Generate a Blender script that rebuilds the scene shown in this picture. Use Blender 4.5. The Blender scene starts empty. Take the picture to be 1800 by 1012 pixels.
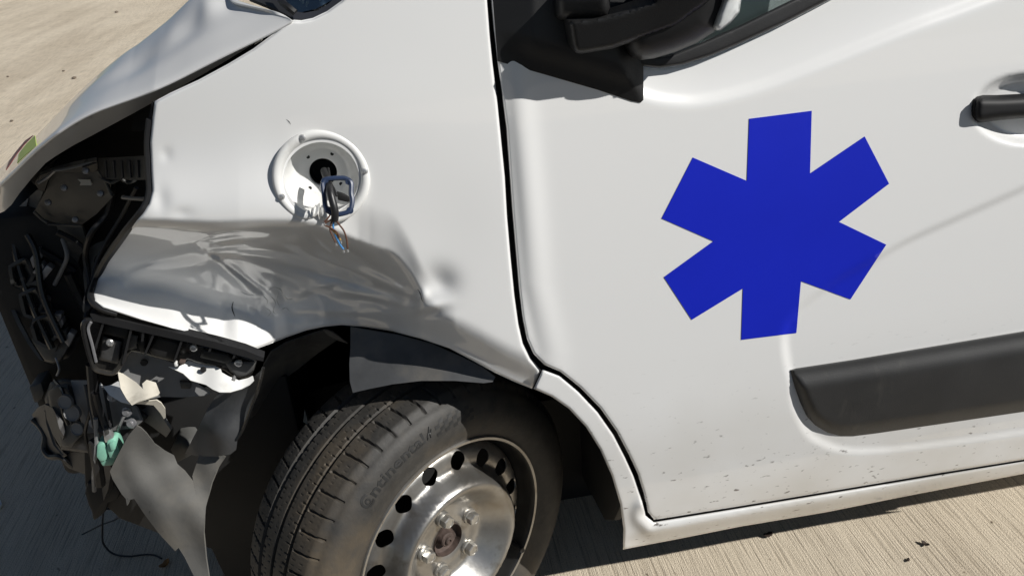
import bpy, bmesh, math, random
import numpy as np
from mathutils import Vector, Matrix
from mathutils.geometry import delaunay_2d_cdt
R = math.radians
random.seed(7)
rng = np.random.default_rng(11)
SC = bpy.context.scene
COL = SC.collection

# ------------------------------------------------------------------ camera, sky, sun, exposure
CAM = np.array([0.014, -1.10, 1.44])
YAW, PITCH, ROLL, FPX = R(6.6), R(27.0), R(-5.1), 1450.0      # focal length for a frame 1800 wide
_f = np.array([math.sin(YAW)*math.cos(PITCH), math.cos(YAW)*math.cos(PITCH), -math.sin(PITCH)])
_r = np.cross(_f, [0, 0, 1.]); _r /= np.linalg.norm(_r)
_u = np.cross(_r, _f)
_c, _s = math.cos(ROLL), math.sin(ROLL)
RT, UP, FW = _c*_r+_s*_u, -_s*_r+_c*_u, _f
cd = bpy.data.cameras.new('camera'); cam = bpy.data.objects.new('camera', cd); COL.objects.link(cam)
cd.sensor_width = 36; cd.sensor_fit = 'HORIZONTAL'; cd.lens = FPX/1800*36
cd.clip_start = .02; cd.clip_end = 500
cam.matrix_world = Matrix(((RT[0], UP[0], -FW[0], CAM[0]), (RT[1], UP[1], -FW[1], CAM[1]), (RT[2], UP[2], -FW[2], CAM[2]), (0, 0, 0, 1)))
SC.camera = cam
SC.view_settings.view_transform = 'Standard'; SC.view_settings.look = 'None'
SC.view_settings.gamma = 1; SC.view_settings.use_curve_mapping = False
SC.view_settings.exposure = -0.06

SUN_TRAVEL = Vector((-1.22, 0.80, -1.0)).normalized()
to_sun = -SUN_TRAVEL
world = bpy.data.worlds.new('World'); SC.world = world; world.use_nodes = True
wn, wl = world.node_tree.nodes, world.node_tree.links
wn.clear()
sky = wn.new('ShaderNodeTexSky'); sky.sky_type = 'NISHITA'; sky.sun_disc = False
sky.sun_elevation = math.asin(to_sun.z); sky.sun_rotation = math.atan2(to_sun.x, to_sun.y)
sky.air_density = 1.0; sky.dust_density = .15; sky.ozone_density = 3.0
tc = wn.new('ShaderNodeTexCoord')
mp = wn.new('ShaderNodeMapping'); mp.inputs['Scale'].default_value = (1.6, 1.6, 4.5); mp.inputs['Location'].default_value = (.35, .2, .1)
nz = wn.new('ShaderNodeTexNoise'); nz.inputs['Scale'].default_value = 1.7; nz.inputs['Detail'].default_value = 5; nz.inputs['Roughness'].default_value = .5
cr = wn.new('ShaderNodeValToRGB'); cr.color_ramp.elements[0].position = .55; cr.color_ramp.elements[1].position = .68
mx = wn.new('ShaderNodeMix'); mx.data_type = 'RGBA'
bg = wn.new('ShaderNodeBackground'); bg.inputs['Strength'].default_value = 0.034
wo = wn.new('ShaderNodeOutputWorld')
wl.new(tc.outputs['Generated'], mp.inputs['Vector']); wl.new(mp.outputs[0], nz.inputs['Vector']); wl.new(nz.outputs[0], cr.inputs[0])
wl.new(cr.outputs[0], mx.inputs[0]); wl.new(sky.outputs[0], mx.inputs[6]); mx.inputs[7].default_value = (7.5, 7.6, 7.8, 1)
wl.new(mx.outputs[2], bg.inputs[0]); wl.new(bg.outputs[0], wo.inputs[0])
sd = bpy.data.lights.new('sun', 'SUN'); sd.energy = 5.0; sd.angle = R(.53); sd.color = (1, .972, .925)
sun = bpy.data.objects.new('sun', sd); COL.objects.link(sun)
sun.rotation_euler = SUN_TRAVEL.to_track_quat('-Z', 'Y').to_euler(); sun.location = (3, -3, 6)

# ------------------------------------------------------------------ materials
def mat(name, col, rough=.5, metal=0, coat=0, spec=.5, var=0, vscale=20, bump=0, bscale=60, detail=4, dirt=None, coat_rough=.03, stretch=None):
    """principled material; var = noise variation of the own colour; bump = relief; dirt = list of (colour, scale, lo, hi, strength, stretch)"""
    m = bpy.data.materials.new(name); m.use_nodes = True
    n, l = m.node_tree.nodes, m.node_tree.links
    b = n['Principled BSDF']
    b.inputs['Base Color'].default_value = (*col, 1); b.inputs['Roughness'].default_value = rough
    b.inputs['Metallic'].default_value = metal; b.inputs['Coat Weight'].default_value = coat; b.inputs['Coat Roughness'].default_value = coat_rough
    b.inputs['Specular IOR Level'].default_value = spec
    t = n.new('ShaderNodeTexCoord')
    def noise(scale, det=4, st=None, rough=.55):
        x = n.new('ShaderNodeTexNoise'); x.inputs['Scale'].default_value = scale; x.inputs['Detail'].default_value = det; x.inputs['Roughness'].default_value = rough
        if st:
            mm = n.new('ShaderNodeMapping'); mm.inputs['Scale'].default_value = st[:3]
            if len(st) > 3: mm.inputs['Rotation'].default_value = st[3:]
            l.new(t.outputs['Object'], mm.inputs['Vector']); l.new(mm.outputs[0], x.inputs['Vector'])
        else: l.new(t.outputs['Object'], x.inputs['Vector'])
        return x
    cur = None
    if var:
        x = noise(vscale, detail, stretch); rp = n.new('ShaderNodeValToRGB')
        rp.color_ramp.elements[0].position = .3; rp.color_ramp.elements[1].position = .7
        rp.color_ramp.elements[0].color = (*[max(0, c*(1-var)) for c in col], 1); rp.color_ramp.elements[1].color = (*[min(1, c*(1+var)) for c in col], 1)
        l.new(x.outputs[0], rp.inputs[0]); cur = rp.outputs[0]
    for (dc, sc, lo, hi, stg, st) in (dirt or []):
        x = noise(sc, 5, st); rp = n.new('ShaderNodeMapRange'); rp.inputs[1].default_value = lo; rp.inputs[2].default_value = hi; rp.inputs[4].default_value = stg
        l.new(x.outputs[0], rp.inputs[0])
        q = n.new('ShaderNodeMix'); q.data_type = 'RGBA'; l.new(rp.outputs[0], q.inputs[0])
        if cur: l.new(cur, q.inputs[6])
        else: q.inputs[6].default_value = (*col, 1)
        q.inputs[7].default_value = (*dc, 1); cur = q.outputs[2]
    if cur: l.new(cur, b.inputs['Base Color'])
    if bump:
        x = noise(bscale, 4, stretch); bp = n.new('ShaderNodeBump'); bp.inputs['Strength'].default_value = bump; bp.inputs['Distance'].default_value = .004
        l.new(x.outputs[0], bp.inputs['Height']); l.new(bp.outputs[0], b.inputs['Normal'])
    return m

M = {}
M['paint'] = mat('white_paint', (.80, .80, .79), .32, coat=1, coat_rough=.02)
M['hoodpaint'] = M['paint']
M['blue'] = mat('blue_vinyl', (.008, .020, .50), .3, var=.05, vscale=5, spec=.4, bump=.015, bscale=25)
M['seal'] = mat('black_rubber', (.012, .012, .013), .6, bump=.15, bscale=90)
M['black'] = mat('black_plastic', (.018, .018, .019), .45, var=.25, vscale=14, bump=.08, bscale=500)
M['trim'] = mat('grained_black_plastic', (.0145, .0145, .015), .45, var=.2, vscale=9, bump=.12, bscale=700)
M['mould'] = mat('faded_black_plastic', (.026, .026, .026), .5, var=.2, vscale=9, bump=.12, bscale=700, dirt=[((.09, .085, .075), 30, .62, .76, .4, (1, 1, .25))])
M['handle'] = mat('matt_black_plastic', (.010, .010, .011), .6, spec=.35)
M['gloss'] = mat('shiny_black_plastic', (.014, .014, .014), .22, var=.2, vscale=12, bump=.05, bscale=30, dirt=[((.16, .14, .11), 14, .52, .75, .25, None)])
M['liner'] = mat('dusty_liner_plastic', (.055, .055, .055), .62, var=.35, vscale=16, bump=.25, bscale=55, dirt=[((.22, .20, .16), 9, .48, .72, .5, None), ((.012, .012, .012), 70, .66, .72, .6, None)])
M['flap'] = mat('grey_dusty_liner_flap', (.115, .112, .104), .75, var=.2, vscale=10, bump=.2, bscale=45, dirt=[((.22, .195, .155), 7, .5, .75, .6, None), ((.03, .03, .03), 90, .68, .74, .7, None)])
M['flapdark'] = mat('grey_liner_flap', (.07, .072, .075), .5, var=.3, vscale=12, bump=.2, bscale=40, dirt=[((.2, .18, .15), 11, .5, .75, .5, None)])
M['primer'] = mat('cream_painted_metal', (.66, .62, .53), .45, var=.08, vscale=12, dirt=[((.30, .27, .22), 30, .56, .72, .5, None)])
M['wmetal'] = mat('white_painted_metal', (.76, .76, .74), .4, coat=.4, dirt=[((.42, .40, .36), 25, .58, .75, .5, None)])
M['greymetal'] = mat('grey_painted_metal', (.20, .20, .20), .5, var=.2, vscale=10, bump=.06, bscale=60, dirt=[((.3, .28, .25), 18, .58, .75, .4, None)])
M['darkmetal'] = mat('dark_metal', (.035, .035, .037), .5, metal=.0, var=.3, vscale=15, bump=.1, bscale=60)
M['silver'] = mat('bright_metal', (.62, .62, .62), .35, metal=.8, var=.15, vscale=40)
M['chrome'] = mat('silver_plastic', (.30, .30, .31), .38, metal=.5, var=.2, vscale=30)
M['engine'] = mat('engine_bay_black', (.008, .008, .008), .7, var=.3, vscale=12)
M['engine2'] = mat('engine_bay_dark_grey', (.06, .06, .057), .55, var=.35, vscale=9, bump=.2, bscale=30)
M['green'] = mat('mint_green_plastic', (.23, .50, .38), .45, var=.12, vscale=40)
M['tyre'] = mat('tyre_rubber', (.034, .032, .029), .62, var=.25, vscale=30, bump=.12, bscale=160, dirt=[((.13, .10, .065), 7, .48, .74, .7, None), ((.05, .045, .038), 60, .5, .7, .6, None)])
M['letter'] = mat('tyre_lettering_rubber', (.020, .020, .0195), .5, bump=.05, bscale=160)
M['steel'] = mat('dirty_steel', (.42, .41, .39), .33, metal=.88, var=.18, vscale=14, bump=.09, bscale=55, dirt=[((.24, .205, .16), 11, .44, .72, .7, None), ((.12, .095, .065), 28, .56, .74, .6, None)])
M['rimshade'] = mat('shaded_wheel_well', (.03, .03, .03), .4, metal=.4, var=.3, vscale=20)  # steel well drawn dark: the shade inside it is put into the colour
M['rust'] = mat('rusty_hub', (.075, .052, .043), .75, var=.4, vscale=60, bump=.3, bscale=120)
M['bolt'] = mat('worn_bolt_steel', (.5, .49, .46), .35, metal=.85, var=.2, vscale=90, dirt=[((.25, .2, .15), 60, .5, .7, .5, None)])
M['gasket'] = mat('navy_rubber_gasket', (.022, .038, .085), .4, var=.2, vscale=50)
M['cable'] = mat('black_cable', (.014, .014, .015), .4)
M['wbrown'] = mat('brown_wire', (.10, .045, .028), .4)
M['wblue'] = mat('blue_wire', (.05, .22, .50), .4)
M['wyel'] = mat('copper_wire', (.55, .34, .10), .4, metal=.4)
M['frit'] = mat('glass_border_black', (.035, .037, .045), .3)
M['lens'] = mat('clear_lens', (.62, .64, .64), .12, spec=.6, var=.15, vscale=60)
M['pale'] = mat('pale_card', (.55, .52, .45), .6)
M['lime'] = mat('yellow_green_reflective_tape', (.50, .66, .10), .4)
M['maroon'] = mat('maroon_reflective_tape', (.17, .03, .03), .4)
M['leaf'] = mat('dry_orange_leaf', (.36, .17, .045), .7, var=.35, vscale=70)
M['leafdark'] = mat('dry_dark_leaf', (.035, .022, .014), .8, var=.3, vscale=70)
M['stone'] = mat('grey_pebble', (.16, .13, .10), .9, var=.3, vscale=60)

def glassmat():
    m = bpy.data.materials.new('dark_glass'); m.use_nodes = True
    b = m.node_tree.nodes['Principled BSDF']
    b.inputs['Base Color'].default_value = (.35, .42, .42, 1); b.inputs['Roughness'].default_value = .01
    b.inputs['Transmission Weight'].default_value = 1; b.inputs['IOR'].default_value = 1.45
    return m
M['glass'] = glassmat()

def paint_dirt():
    """white paint with dirt spatter low down and a faint grime"""
    m = mat('white_paint_spattered', (.80, .80, .79), .32, coat=1, coat_rough=.02)
    n, l = m.node_tree.nodes, m.node_tree.links
    b = n['Principled BSDF']; t = n.new('ShaderNodeTexCoord')
    sep = n.new('ShaderNodeSeparateXYZ'); l.new(t.outputs['Object'], sep.inputs[0])
    zr = n.new('ShaderNodeMapRange'); zr.inputs[1].default_value = .72; zr.inputs[2].default_value = .38; zr.inputs[3].default_value = 0; zr.inputs[4].default_value = 1
    l.new(sep.outputs[2], zr.inputs[0])
    mm = n.new('ShaderNodeMapping'); mm.inputs['Rotation'].default_value = (0, R(-28), 0); mm.inputs['Scale'].default_value = (55, 60, 120)
    l.new(t.outputs['Object'], mm.inputs[0])
    x = n.new('ShaderNodeTexNoise'); x.inputs['Scale'].default_value = 1; x.inputs['Detail'].default_value = 3; l.new(mm.outputs[0], x.inputs[0])
    th = n.new('ShaderNodeMapRange'); th.inputs[1].default_value = .655; th.inputs[2].default_value = .73; th.inputs[4].default_value = .85; l.new(x.outputs[0], th.inputs[0])
    mu = n.new('ShaderNodeMath'); mu.operation = 'MULTIPLY'; l.new(th.outputs[0], mu.inputs[0]); l.new(zr.outputs[0], mu.inputs[1])
    x2 = n.new('ShaderNodeTexNoise'); x2.inputs['Scale'].default_value = 5; x2.inputs['Detail'].default_value = 6; l.new(t.outputs['Object'], x2.inputs[0])
    th2 = n.new('ShaderNodeMapRange'); th2.inputs[1].default_value = .35; th2.inputs[2].default_value = .75; th2.inputs[4].default_value = .55; l.new(x2.outputs[0], th2.inputs[0])
    mu2 = n.new('ShaderNodeMath'); mu2.operation = 'MULTIPLY'; l.new(th2.outputs[0], mu2.inputs[0]); l.new(zr.outputs[0], mu2.inputs[1])
    a = n.new('ShaderNodeMix'); a.data_type = 'RGBA'; a.inputs[6].default_value = (.80, .80, .79, 1); a.inputs[7].default_value = (.56, .52, .45, 1); l.new(mu2.outputs[0], a.inputs[0])
    c = n.new('ShaderNodeMix'); c.data_type = 'RGBA'; c.inputs[7].default_value = (.07, .055, .045, 1); l.new(mu.outputs[0], c.inputs[0]); l.new(a.outputs[2], c.inputs[6])
    l.new(c.outputs[2], b.inputs['Base Color'])
    return m
M['paintdirt'] = paint_dirt()

def concrete():
    m = bpy.data.materials.new('brushed_concrete'); m.use_nodes = True
    n, l = m.node_tree.nodes, m.node_tree.links
    b = n['Principled BSDF']; b.inputs['Roughness'].default_value = .88; b.inputs['Specular IOR Level'].default_value = .25
    t = n.new('ShaderNodeTexCoord')
    def noise(st, rot=0, det=5, ro=.6):
        mm = n.new('ShaderNodeMapping'); mm.inputs['Scale'].default_value = st; mm.inputs['Rotation'].default_value = (0, 0, rot)
        x = n.new('ShaderNodeTexNoise'); x.inputs['Scale'].default_value = 1; x.inputs['Detail'].default_value = det; x.inputs['Roughness'].default_value = ro
        l.new(t.outputs['Object'], mm.inputs[0]); l.new(mm.outputs[0], x.inputs[0]); return x
    def ramp(src, p0, c0, p1, c1):
        r = n.new('ShaderNodeValToRGB'); e = r.color_ramp.elements
        e[0].position = p0; e[0].color = (*c0, 1); e[1].position = p1; e[1].color = (*c1, 1); l.new(src, r.inputs[0]); return r
    def mul(a, bb, fac=1.0):
        q = n.new('ShaderNodeMix'); q.data_type = 'RGBA'; q.blend_type = 'MULTIPLY'; q.inputs[0].default_value = fac
        l.new(a, q.inputs[6]); l.new(bb, q.inputs[7]); return q.outputs[2]
    big = noise((.7, .9, 1), .4); base = ramp(big.outputs[0], .3, (.66, .575, .455), .7, (.76, .675, .55))
    mid = noise((9, 7, 1), 0); mr = ramp(mid.outputs[0], .3, (.95, .945, .935), .7, (1.04, 1.035, 1.02))
    grv = noise((190, 5.0, 1), .02, 3, .65); gr = ramp(grv.outputs[0], .33, (.54, .52, .49), .50, (1.04, 1.04, 1.03))
    grit = noise((420, 300, 1), 0, 2); gt = ramp(grit.outputs[0], .3, (.62, .6, .57), .62, (1.12, 1.12, 1.12))
    strk = noise((2.2, .22, 1), -.5, 4); sk = ramp(strk.outputs[0], .40, (.78, .76, .74), .55, (1, 1, 1))
    spk = noise((34, 30, 1), .3, 2); sp_ = ramp(spk.outputs[0], .70, (1, 1, 1), .76, (.28, .25, .22))
    c = mul(base.outputs[0], mr.outputs[0]); c = mul(c, sp_.outputs[0], .9); c = mul(c, gr.outputs[0], .75); c = mul(c, gt.outputs[0], .8); c = mul(c, sk.outputs[0], .7)
    l.new(c, b.inputs['Base Color'])
    ad = n.new('ShaderNodeMath'); ad.operation = 'MULTIPLY_ADD'; ad.inputs[1].default_value = .55
    l.new(grit.outputs[0], ad.inputs[0]); l.new(grv.outputs[0], ad.inputs[2])
    bp = n.new('ShaderNodeBump'); bp.inputs['Strength'].default_value = .7; bp.inputs['Distance'].default_value = .005
    l.new(ad.outputs[0], bp.inputs['Height']); l.new(bp.outputs[0], b.inputs['Normal'])
    return m
M['concrete'] = concrete()
M['dark_unseen_ground'] = mat('dark_unseen_ground', (.042, .042, .044), .9, var=.25, vscale=4, bump=.3, bscale=200)  # for the dark ground added out of view

# ------------------------------------------------------------------ geometry helpers
def rays(uv):
    uv = np.asarray(uv, float)
    return FW + ((uv[..., 0]-900)/FPX)[..., None]*RT - ((uv[..., 1]-506)/FPX)[..., None]*UP
def at_y(uv, y):
    d = rays(uv); return CAM + d*((np.asarray(y)-CAM[1])/d[..., 1])[..., None]
def at_z(uv, z=0.):
    d = rays(uv); return CAM + d*((z-CAM[2])/d[..., 2])[..., None]
def project(P):
    c = np.asarray(P, float)-CAM; z = c@FW
    return np.stack([900+FPX*(c@RT)/z, 506-FPX*(c@UP)/z], -1)
def side_y(x, z):
    """undamaged side of the van: slight tumblehome, plan curve towards the nose"""
    y = .050*np.clip((z-.6)/.7, 0, 2)**2 + .030*np.clip((.62-z)/.3, 0, 1.5)**2
    return y + .16*np.clip(.15-x, 0, 2)**2
def at_side(uv):
    y = np.zeros(np.shape(uv)[:-1])
    for _ in range(12):
        p = at_y(uv, y); y = side_y(p[..., 0], p[..., 2])
    return y
def catmull(pts, n=8, closed=True):
    P = np.asarray(pts, float); N = len(P); out = []
    rngN = N if closed else N-1
    for i in range(rngN):
        g = (lambda k: P[k % N]) if closed else (lambda k: P[min(max(k, 0), N-1)])
        a, b, c, d = g(i-1), g(i), g(i+1), g(i+2)
        for t in np.arange(n)/n:
            out.append(.5*((2*b)+(-a+c)*t+(2*a-5*b+4*c-d)*t*t+(-a+3*b-3*c+d)*t**3))
    if not closed: out.append(P[-1])
    return np.array(out)
def resample(P, step, closed=True):
    P = np.asarray(P, float)
    Q = np.vstack([P, P[:1]]) if closed else P
    out = []
    for a, b in zip(Q[:-1], Q[1:]):
        k = max(1, int(round(np.hypot(*(b-a))/step)))
        out += [a+(b-a)*t for t in np.arange(k)/k]
    if not closed: out.append(Q[-1])
    return np.array(out)
def inside(pts, poly):
    x, y = pts[:, 0], pts[:, 1]; r = np.zeros(len(pts), bool)
    a = poly; b = np.roll(poly, -1, 0)
    for (x0, y0), (x1, y1) in zip(a, b):
        if y0 == y1: continue
        c = ((y0 > y) != (y1 > y)) & (x < (x1-x0)*(y-y0)/(y1-y0)+x0)
        r ^= c
    return r
def dist_poly(pts, poly, closed=True):
    a = poly if closed else poly[:-1]; b = np.roll(poly, -1, 0) if closed else poly[1:]
    best = np.full(len(pts), 1e9)
    for p, q in zip(a, b):
        ab = q-p; L = ab@ab
        t = np.clip(((pts-p)@ab)/max(L, 1e-9), 0, 1)
        d = np.hypot(*(pts-(p+t[:, None]*ab)).T); best = np.minimum(best, d)
    return best
def interp(x, xs, ys): return np.interp(x, xs, ys)
def smooth_interp(x, xs, ys):
    """monotone-ish cubic through table"""
    xs, ys = np.asarray(xs, float), np.asarray(ys, float)
    m = np.gradient(ys, xs); x = np.clip(x, xs[0], xs[-1])
    i = np.clip(np.searchsorted(xs, x)-1, 0, len(xs)-2); h = xs[i+1]-xs[i]; t = (x-xs[i])/h
    return ys[i]*(2*t**3-3*t**2+1)+ys[i+1]*(3*t**2-2*t**3)+h*(m[i]*(t**3-2*t**2+t)+m[i+1]*(t**3-t**2))
def sstep(a, b, x):
    t = np.clip((x-a)/(b-a), 0, 1); return t*t*(3-2*t)
def tps(ctrl):
    """smooth surface through control points (u, v, value)"""
    C = np.asarray(ctrl, float); X = C[:, :2]/100; n = len(X)
    if n < 3: return lambda uv: np.full(len(uv), C[:, 2].mean())
    def phi(r2): return np.where(r2 > 1e-12, .5*r2*np.log(np.maximum(r2, 1e-12)), 0)
    K = phi(((X[:, None]-X[None])**2).sum(-1)); P = np.hstack([np.ones((n, 1)), X])
    A = np.block([[K+1e-6*np.eye(n), P], [P.T, np.zeros((3, 3))]])
    w = np.linalg.lstsq(A, np.r_[C[:, 2], 0, 0, 0], rcond=None)[0]
    def f(uv):
        q = np.asarray(uv, float)/100
        return phi(((q[:, None]-X[None])**2).sum(-1))@w[:n]+w[n]+q@w[n+1:]
    return f

def link(name, me, m, parent=None):
    o = bpy.data.objects.new(name, me); COL.objects.link(o)
    if m is not None:
        for k in (m if isinstance(m, (list, tuple)) else [m]): me.materials.append(k)
    if parent is not None:
        o.parent = parent; o.matrix_parent_inverse = Matrix.Identity(4)
    return o
def pydata(name, V, F, m, parent=None, sharp=40):
    me = bpy.data.meshes.new(name); me.from_pydata([tuple(map(float, v)) for v in V], [], F); me.update()
    bm = bmesh.new(); bm.from_mesh(me); bmesh.ops.recalc_face_normals(bm, faces=bm.faces); bm.to_mesh(me); bm.free()
    me.shade_smooth(); me.set_sharp_from_angle(angle=R(sharp))
    return link(name, me, m, parent)

def tri2d(outline, step, holes=(), rings=()):
    """triangulate the inside of an outline (minus holes) with an even interior grid"""
    outline = np.asarray(outline, float)
    B = [outline]+[np.asarray(h, float) for h in holes]
    lo, hi = outline.min(0), outline.max(0)
    xs = np.arange(lo[0], hi[0]+step, step); ys = np.arange(lo[1], hi[1]+step*.87, step*.866)
    G = np.array([(x+(step/2 if j % 2 else 0), y) for j, y in enumerate(ys) for x in xs])
    G = G+rng.uniform(-.03, .03, G.shape)*step
    k = inside(G, outline)
    for h in B[1:]: k &= ~inside(G, h)
    G = G[k]
    allp = np.vstack(B)
    if len(G):
        d = np.full(len(G), 1e9)
        for b in B: d = np.minimum(d, dist_poly(G, b))
        G = G[d > max(step*.55, (max(rings)+step*.35) if len(rings) else 0)]
    extra = []
    for rg in rings:
        for b in B[:1]:
            e = np.roll(b, -1, 0)-np.roll(b, 1, 0); e /= np.maximum(np.hypot(*e.T), 1e-9)[:, None]
            nrm = np.stack([-e[:, 1], e[:, 0]], 1)
            q = b+nrm*rg
            if inside(q, b).mean() < .5: q = b-nrm*rg
            q = q[inside(q, b)]; dd = dist_poly(q, b); extra.append(q[dd > rg*.9])
    pts = np.vstack(B+extra+[G]) if len(G) or extra else np.vstack(B)
    edges, s = [], 0
    for b in B:
        edges += [(s+i, s+(i+1) % len(b)) for i in range(len(b))]; s += len(b)
    v, e, f, *_ = delaunay_2d_cdt([Vector(p) for p in pts], edges, [], 0, 1e-5)
    v = np.array([tuple(p) for p in v]); f = np.array([list(t) for t in f if len(t) == 3])
    c = v[f].mean(1); k = inside(c, outline)
    for h in B[1:]: k &= ~inside(c, h)
    return v, f[k]

def shell(name, pos, F, m, parent, thick, sharp=50, thick_dir=None):
    """front surface pos/F (facing the viewer) + back surface + rim"""
    n = len(pos)
    N = np.zeros_like(pos); a, b, c = pos[F[:, 0]], pos[F[:, 1]], pos[F[:, 2]]
    fn = np.cross(b-a, c-a)
    flip = (fn*(a-CAM)).sum(1).sum() > 0
    if flip: F = F[:, ::-1]; fn = -fn
    for i in range(3): np.add.at(N, F[:, i], fn)
    N /= np.maximum(np.linalg.norm(N, axis=1), 1e-12)[:, None]
    back = pos-N*thick if thick_dir is None else pos+np.asarray(thick_dir)*thick
    cnt = {}
    for t in F:
        for i in range(3): cnt[(t[i], t[(i+1) % 3])] = 1
    rim = [(j, i) for (i, j) in cnt if (j, i) not in cnt]
    V = np.vstack([pos, back])
    faces = [tuple(map(int, t)) for t in F]+[tuple(int(x)+n for x in t[::-1]) for t in F]+[(int(a), int(b), int(b)+n, int(a)+n) for a, b in rim]
    me = bpy.data.meshes.new(name); me.from_pydata([tuple(v) for v in V.tolist()], [], faces); me.update()
    me.shade_smooth(); me.set_sharp_from_angle(angle=R(sharp))
    return link(name, me, m, parent)

def sheet(name, outline, depth, m, parent, thick=.002, step=10, holes=(), smooth=0, roll=0, roll_mm=5., edge=None, sharp=50, thick_dir=None, spur=None):
    """a panel: outline traced at its real distance; depth = constant y, control points or a function of (u, v)"""
    o = np.asarray(outline, float)
    if smooth: o = catmull(o, smooth)
    o = resample(o, min(step, 8) if not edge else edge)
    v, F = tri2d(o, step, holes, rings=[roll*.3, roll*.7, roll] if roll else ())
    if callable(depth): y = depth(v)
    elif np.isscalar(depth): y = np.full(len(v), float(depth))
    else: y = tps(depth)(v)
    if roll:
        d = np.clip(dist_poly(v, o)/roll, 0, 1); y = y+roll_mm/1000*(1-np.sqrt(1-(1-d)**2))
    if spur is not None: y = y+spur(v)
    return shell(name, at_y(v, y), F, m, parent, thick, sharp, thick_dir)

def tube(name, pts, r, m, parent, seg=10, smooth=6, cap=True, taper=None):
    P = np.asarray(pts, float)
    if smooth and len(P) > 2: P = catmull(P, smooth, closed=False)
    V, F = [], []; n = len(P)
    T = np.gradient(P, axis=0); T /= np.maximum(np.linalg.norm(T, axis=1), 1e-9)[:, None]
    ref = np.array([.31, .2, .93]); u = np.cross(T[0], ref); u /= np.linalg.norm(u)
    for i in range(n):
        u = u-T[i]*(u@T[i]); u /= np.linalg.norm(u); w = np.cross(T[i], u)
        rr = r if taper is None else r*np.interp(i/(n-1), np.linspace(0, 1, len(taper)), taper)
        for k in range(seg):
            a = 2*math.pi*k/seg; V.append(P[i]+rr*(math.cos(a)*u+math.sin(a)*w))
    for i in range(n-1):
        for k in range(seg): F.append((i*seg+k, i*seg+(k+1) % seg, (i+1)*seg+(k+1) % seg, (i+1)*seg+k))
    if cap: F += [tuple(range(seg))[::-1], tuple(range((n-1)*seg, n*seg))]
    return pydata(name, V, F, m, parent)
def ptube(name, ctrl, r, m, parent, **k):
    """tube through (u, v, y) points"""
    C = np.asarray(ctrl, float); return tube(name, at_y(C[:, :2], C[:, 2]), r, m, parent, **k)
def lathe_faces(nr, na):
    return [(i*na+k, i*na+(k+1) % na, (i+1)*na+(k+1) % na, (i+1)*na+k) for i in range(nr-1) for k in range(na)]
def lathe(name, prof, m, parent, org, ax, na=96, close=False, sharp=35):
    """prof: (radius, height along ax)"""
    ax = np.asarray(ax, float); ax /= np.linalg.norm(ax)
    e1 = np.cross(ax, [0, 0, 1.]) if abs(ax[2]) < .9 else np.cross(ax, [1., 0, 0]); e1 /= np.linalg.norm(e1); e2 = np.cross(ax, e1)
    V = []
    for r, h in prof:
        for k in range(na):
            a = 2*math.pi*k/na; V.append(np.asarray(org)+ax*h+r*(math.cos(a)*e1+math.sin(a)*e2))
    F = lathe_faces(len(prof), na)
    if close: F += [tuple(range(na)), tuple(range((len(prof)-1)*na, len(prof)*na))[::-1]]
    return pydata(name, V, F, m, parent, sharp)
def box(name, lo, hi, m, parent=None, bev=.01):
    bm = bmesh.new(); bmesh.ops.create_cube(bm, size=1)
    lo, hi = np.array(lo), np.array(hi)
    for v in bm.verts: v.co = Vector(((lo+hi)/2+(hi-lo)*np.array(v.co)))
    if bev: bmesh.ops.bevel(bm, geom=bm.edges[:], offset=bev, segments=2, affect='EDGES', profile=.5)
    me = bpy.data.meshes.new(name); bm.to_mesh(me); bm.free(); me.shade_smooth(); me.set_sharp_from_angle(angle=R(35))
    return link(name, me, m, parent)
def prism(name, pts3, vec, m, parent, bev=0):
    """extrude a planar polygon of 3d points along vec"""
    P = np.asarray(pts3, float); n = len(P); V = np.vstack([P, P+np.asarray(vec)])
    F = [tuple(range(n)), tuple(range(n, 2*n))[::-1]]+[(i, (i+1) % n, n+(i+1) % n, n+i) for i in range(n)]
    o = pydata(name, V, F, m, parent, 30)
    if bev:
        bm = bmesh.new(); bm.from_mesh(o.data); bmesh.ops.bevel(bm, geom=bm.edges[:], offset=bev, segments=2, affect='EDGES', profile=.5); bm.to_mesh(o.data); bm.free()
        o.data.shade_smooth(); o.data.set_sharp_from_angle(angle=R(30))
    return o
def pprism(name, uv, y, depth, m, parent, bev=0):
    """block whose front outline is traced at distance y (scalar or list) and which runs back by depth"""
    uv = np.asarray(uv, float); y = np.broadcast_to(np.asarray(y, float), (len(uv),))
    return prism(name, at_y(uv, y), (0, depth, 0), m, parent, bev)
def empty(name, loc=(0, 0, 0), parent=None):
    o = bpy.data.objects.new(name, None); COL.objects.link(o); o.location = loc; o.empty_display_size = .1
    if parent is not None: o.parent = parent
    return o
def tag(o, label, cat, group=None):
    o['label'] = label; o['category'] = cat
    if group: o['group'] = group
    return o

# ------------------------------------------------------------------ setting
def ground(name, x0, x1, y0, y1, z, m):
    me = bpy.data.meshes.new(name); me.from_pydata([(x0, y0, z), (x1, y0, z), (x1, y1, z), (x0, y1, z)], [], [(0, 1, 2, 3)]); me.update()
    o = link(name, me, m); o['kind'] = 'structure'; return o
ground('ground', -250, 250, -250, 250, 0, M['concrete'])
ground('added_dark_ground', -250, 250, -16, -.30, .004, M['dark_unseen_ground'])  # dark ground added out of view; cuts bounce and darkens the dent's reflections

# ------------------------------------------------------------------ the van
VAN = empty('ambulance_van')
tag(VAN, 'white ambulance van with a crushed front fender and a blue six-armed star on its door', 'van')

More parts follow.
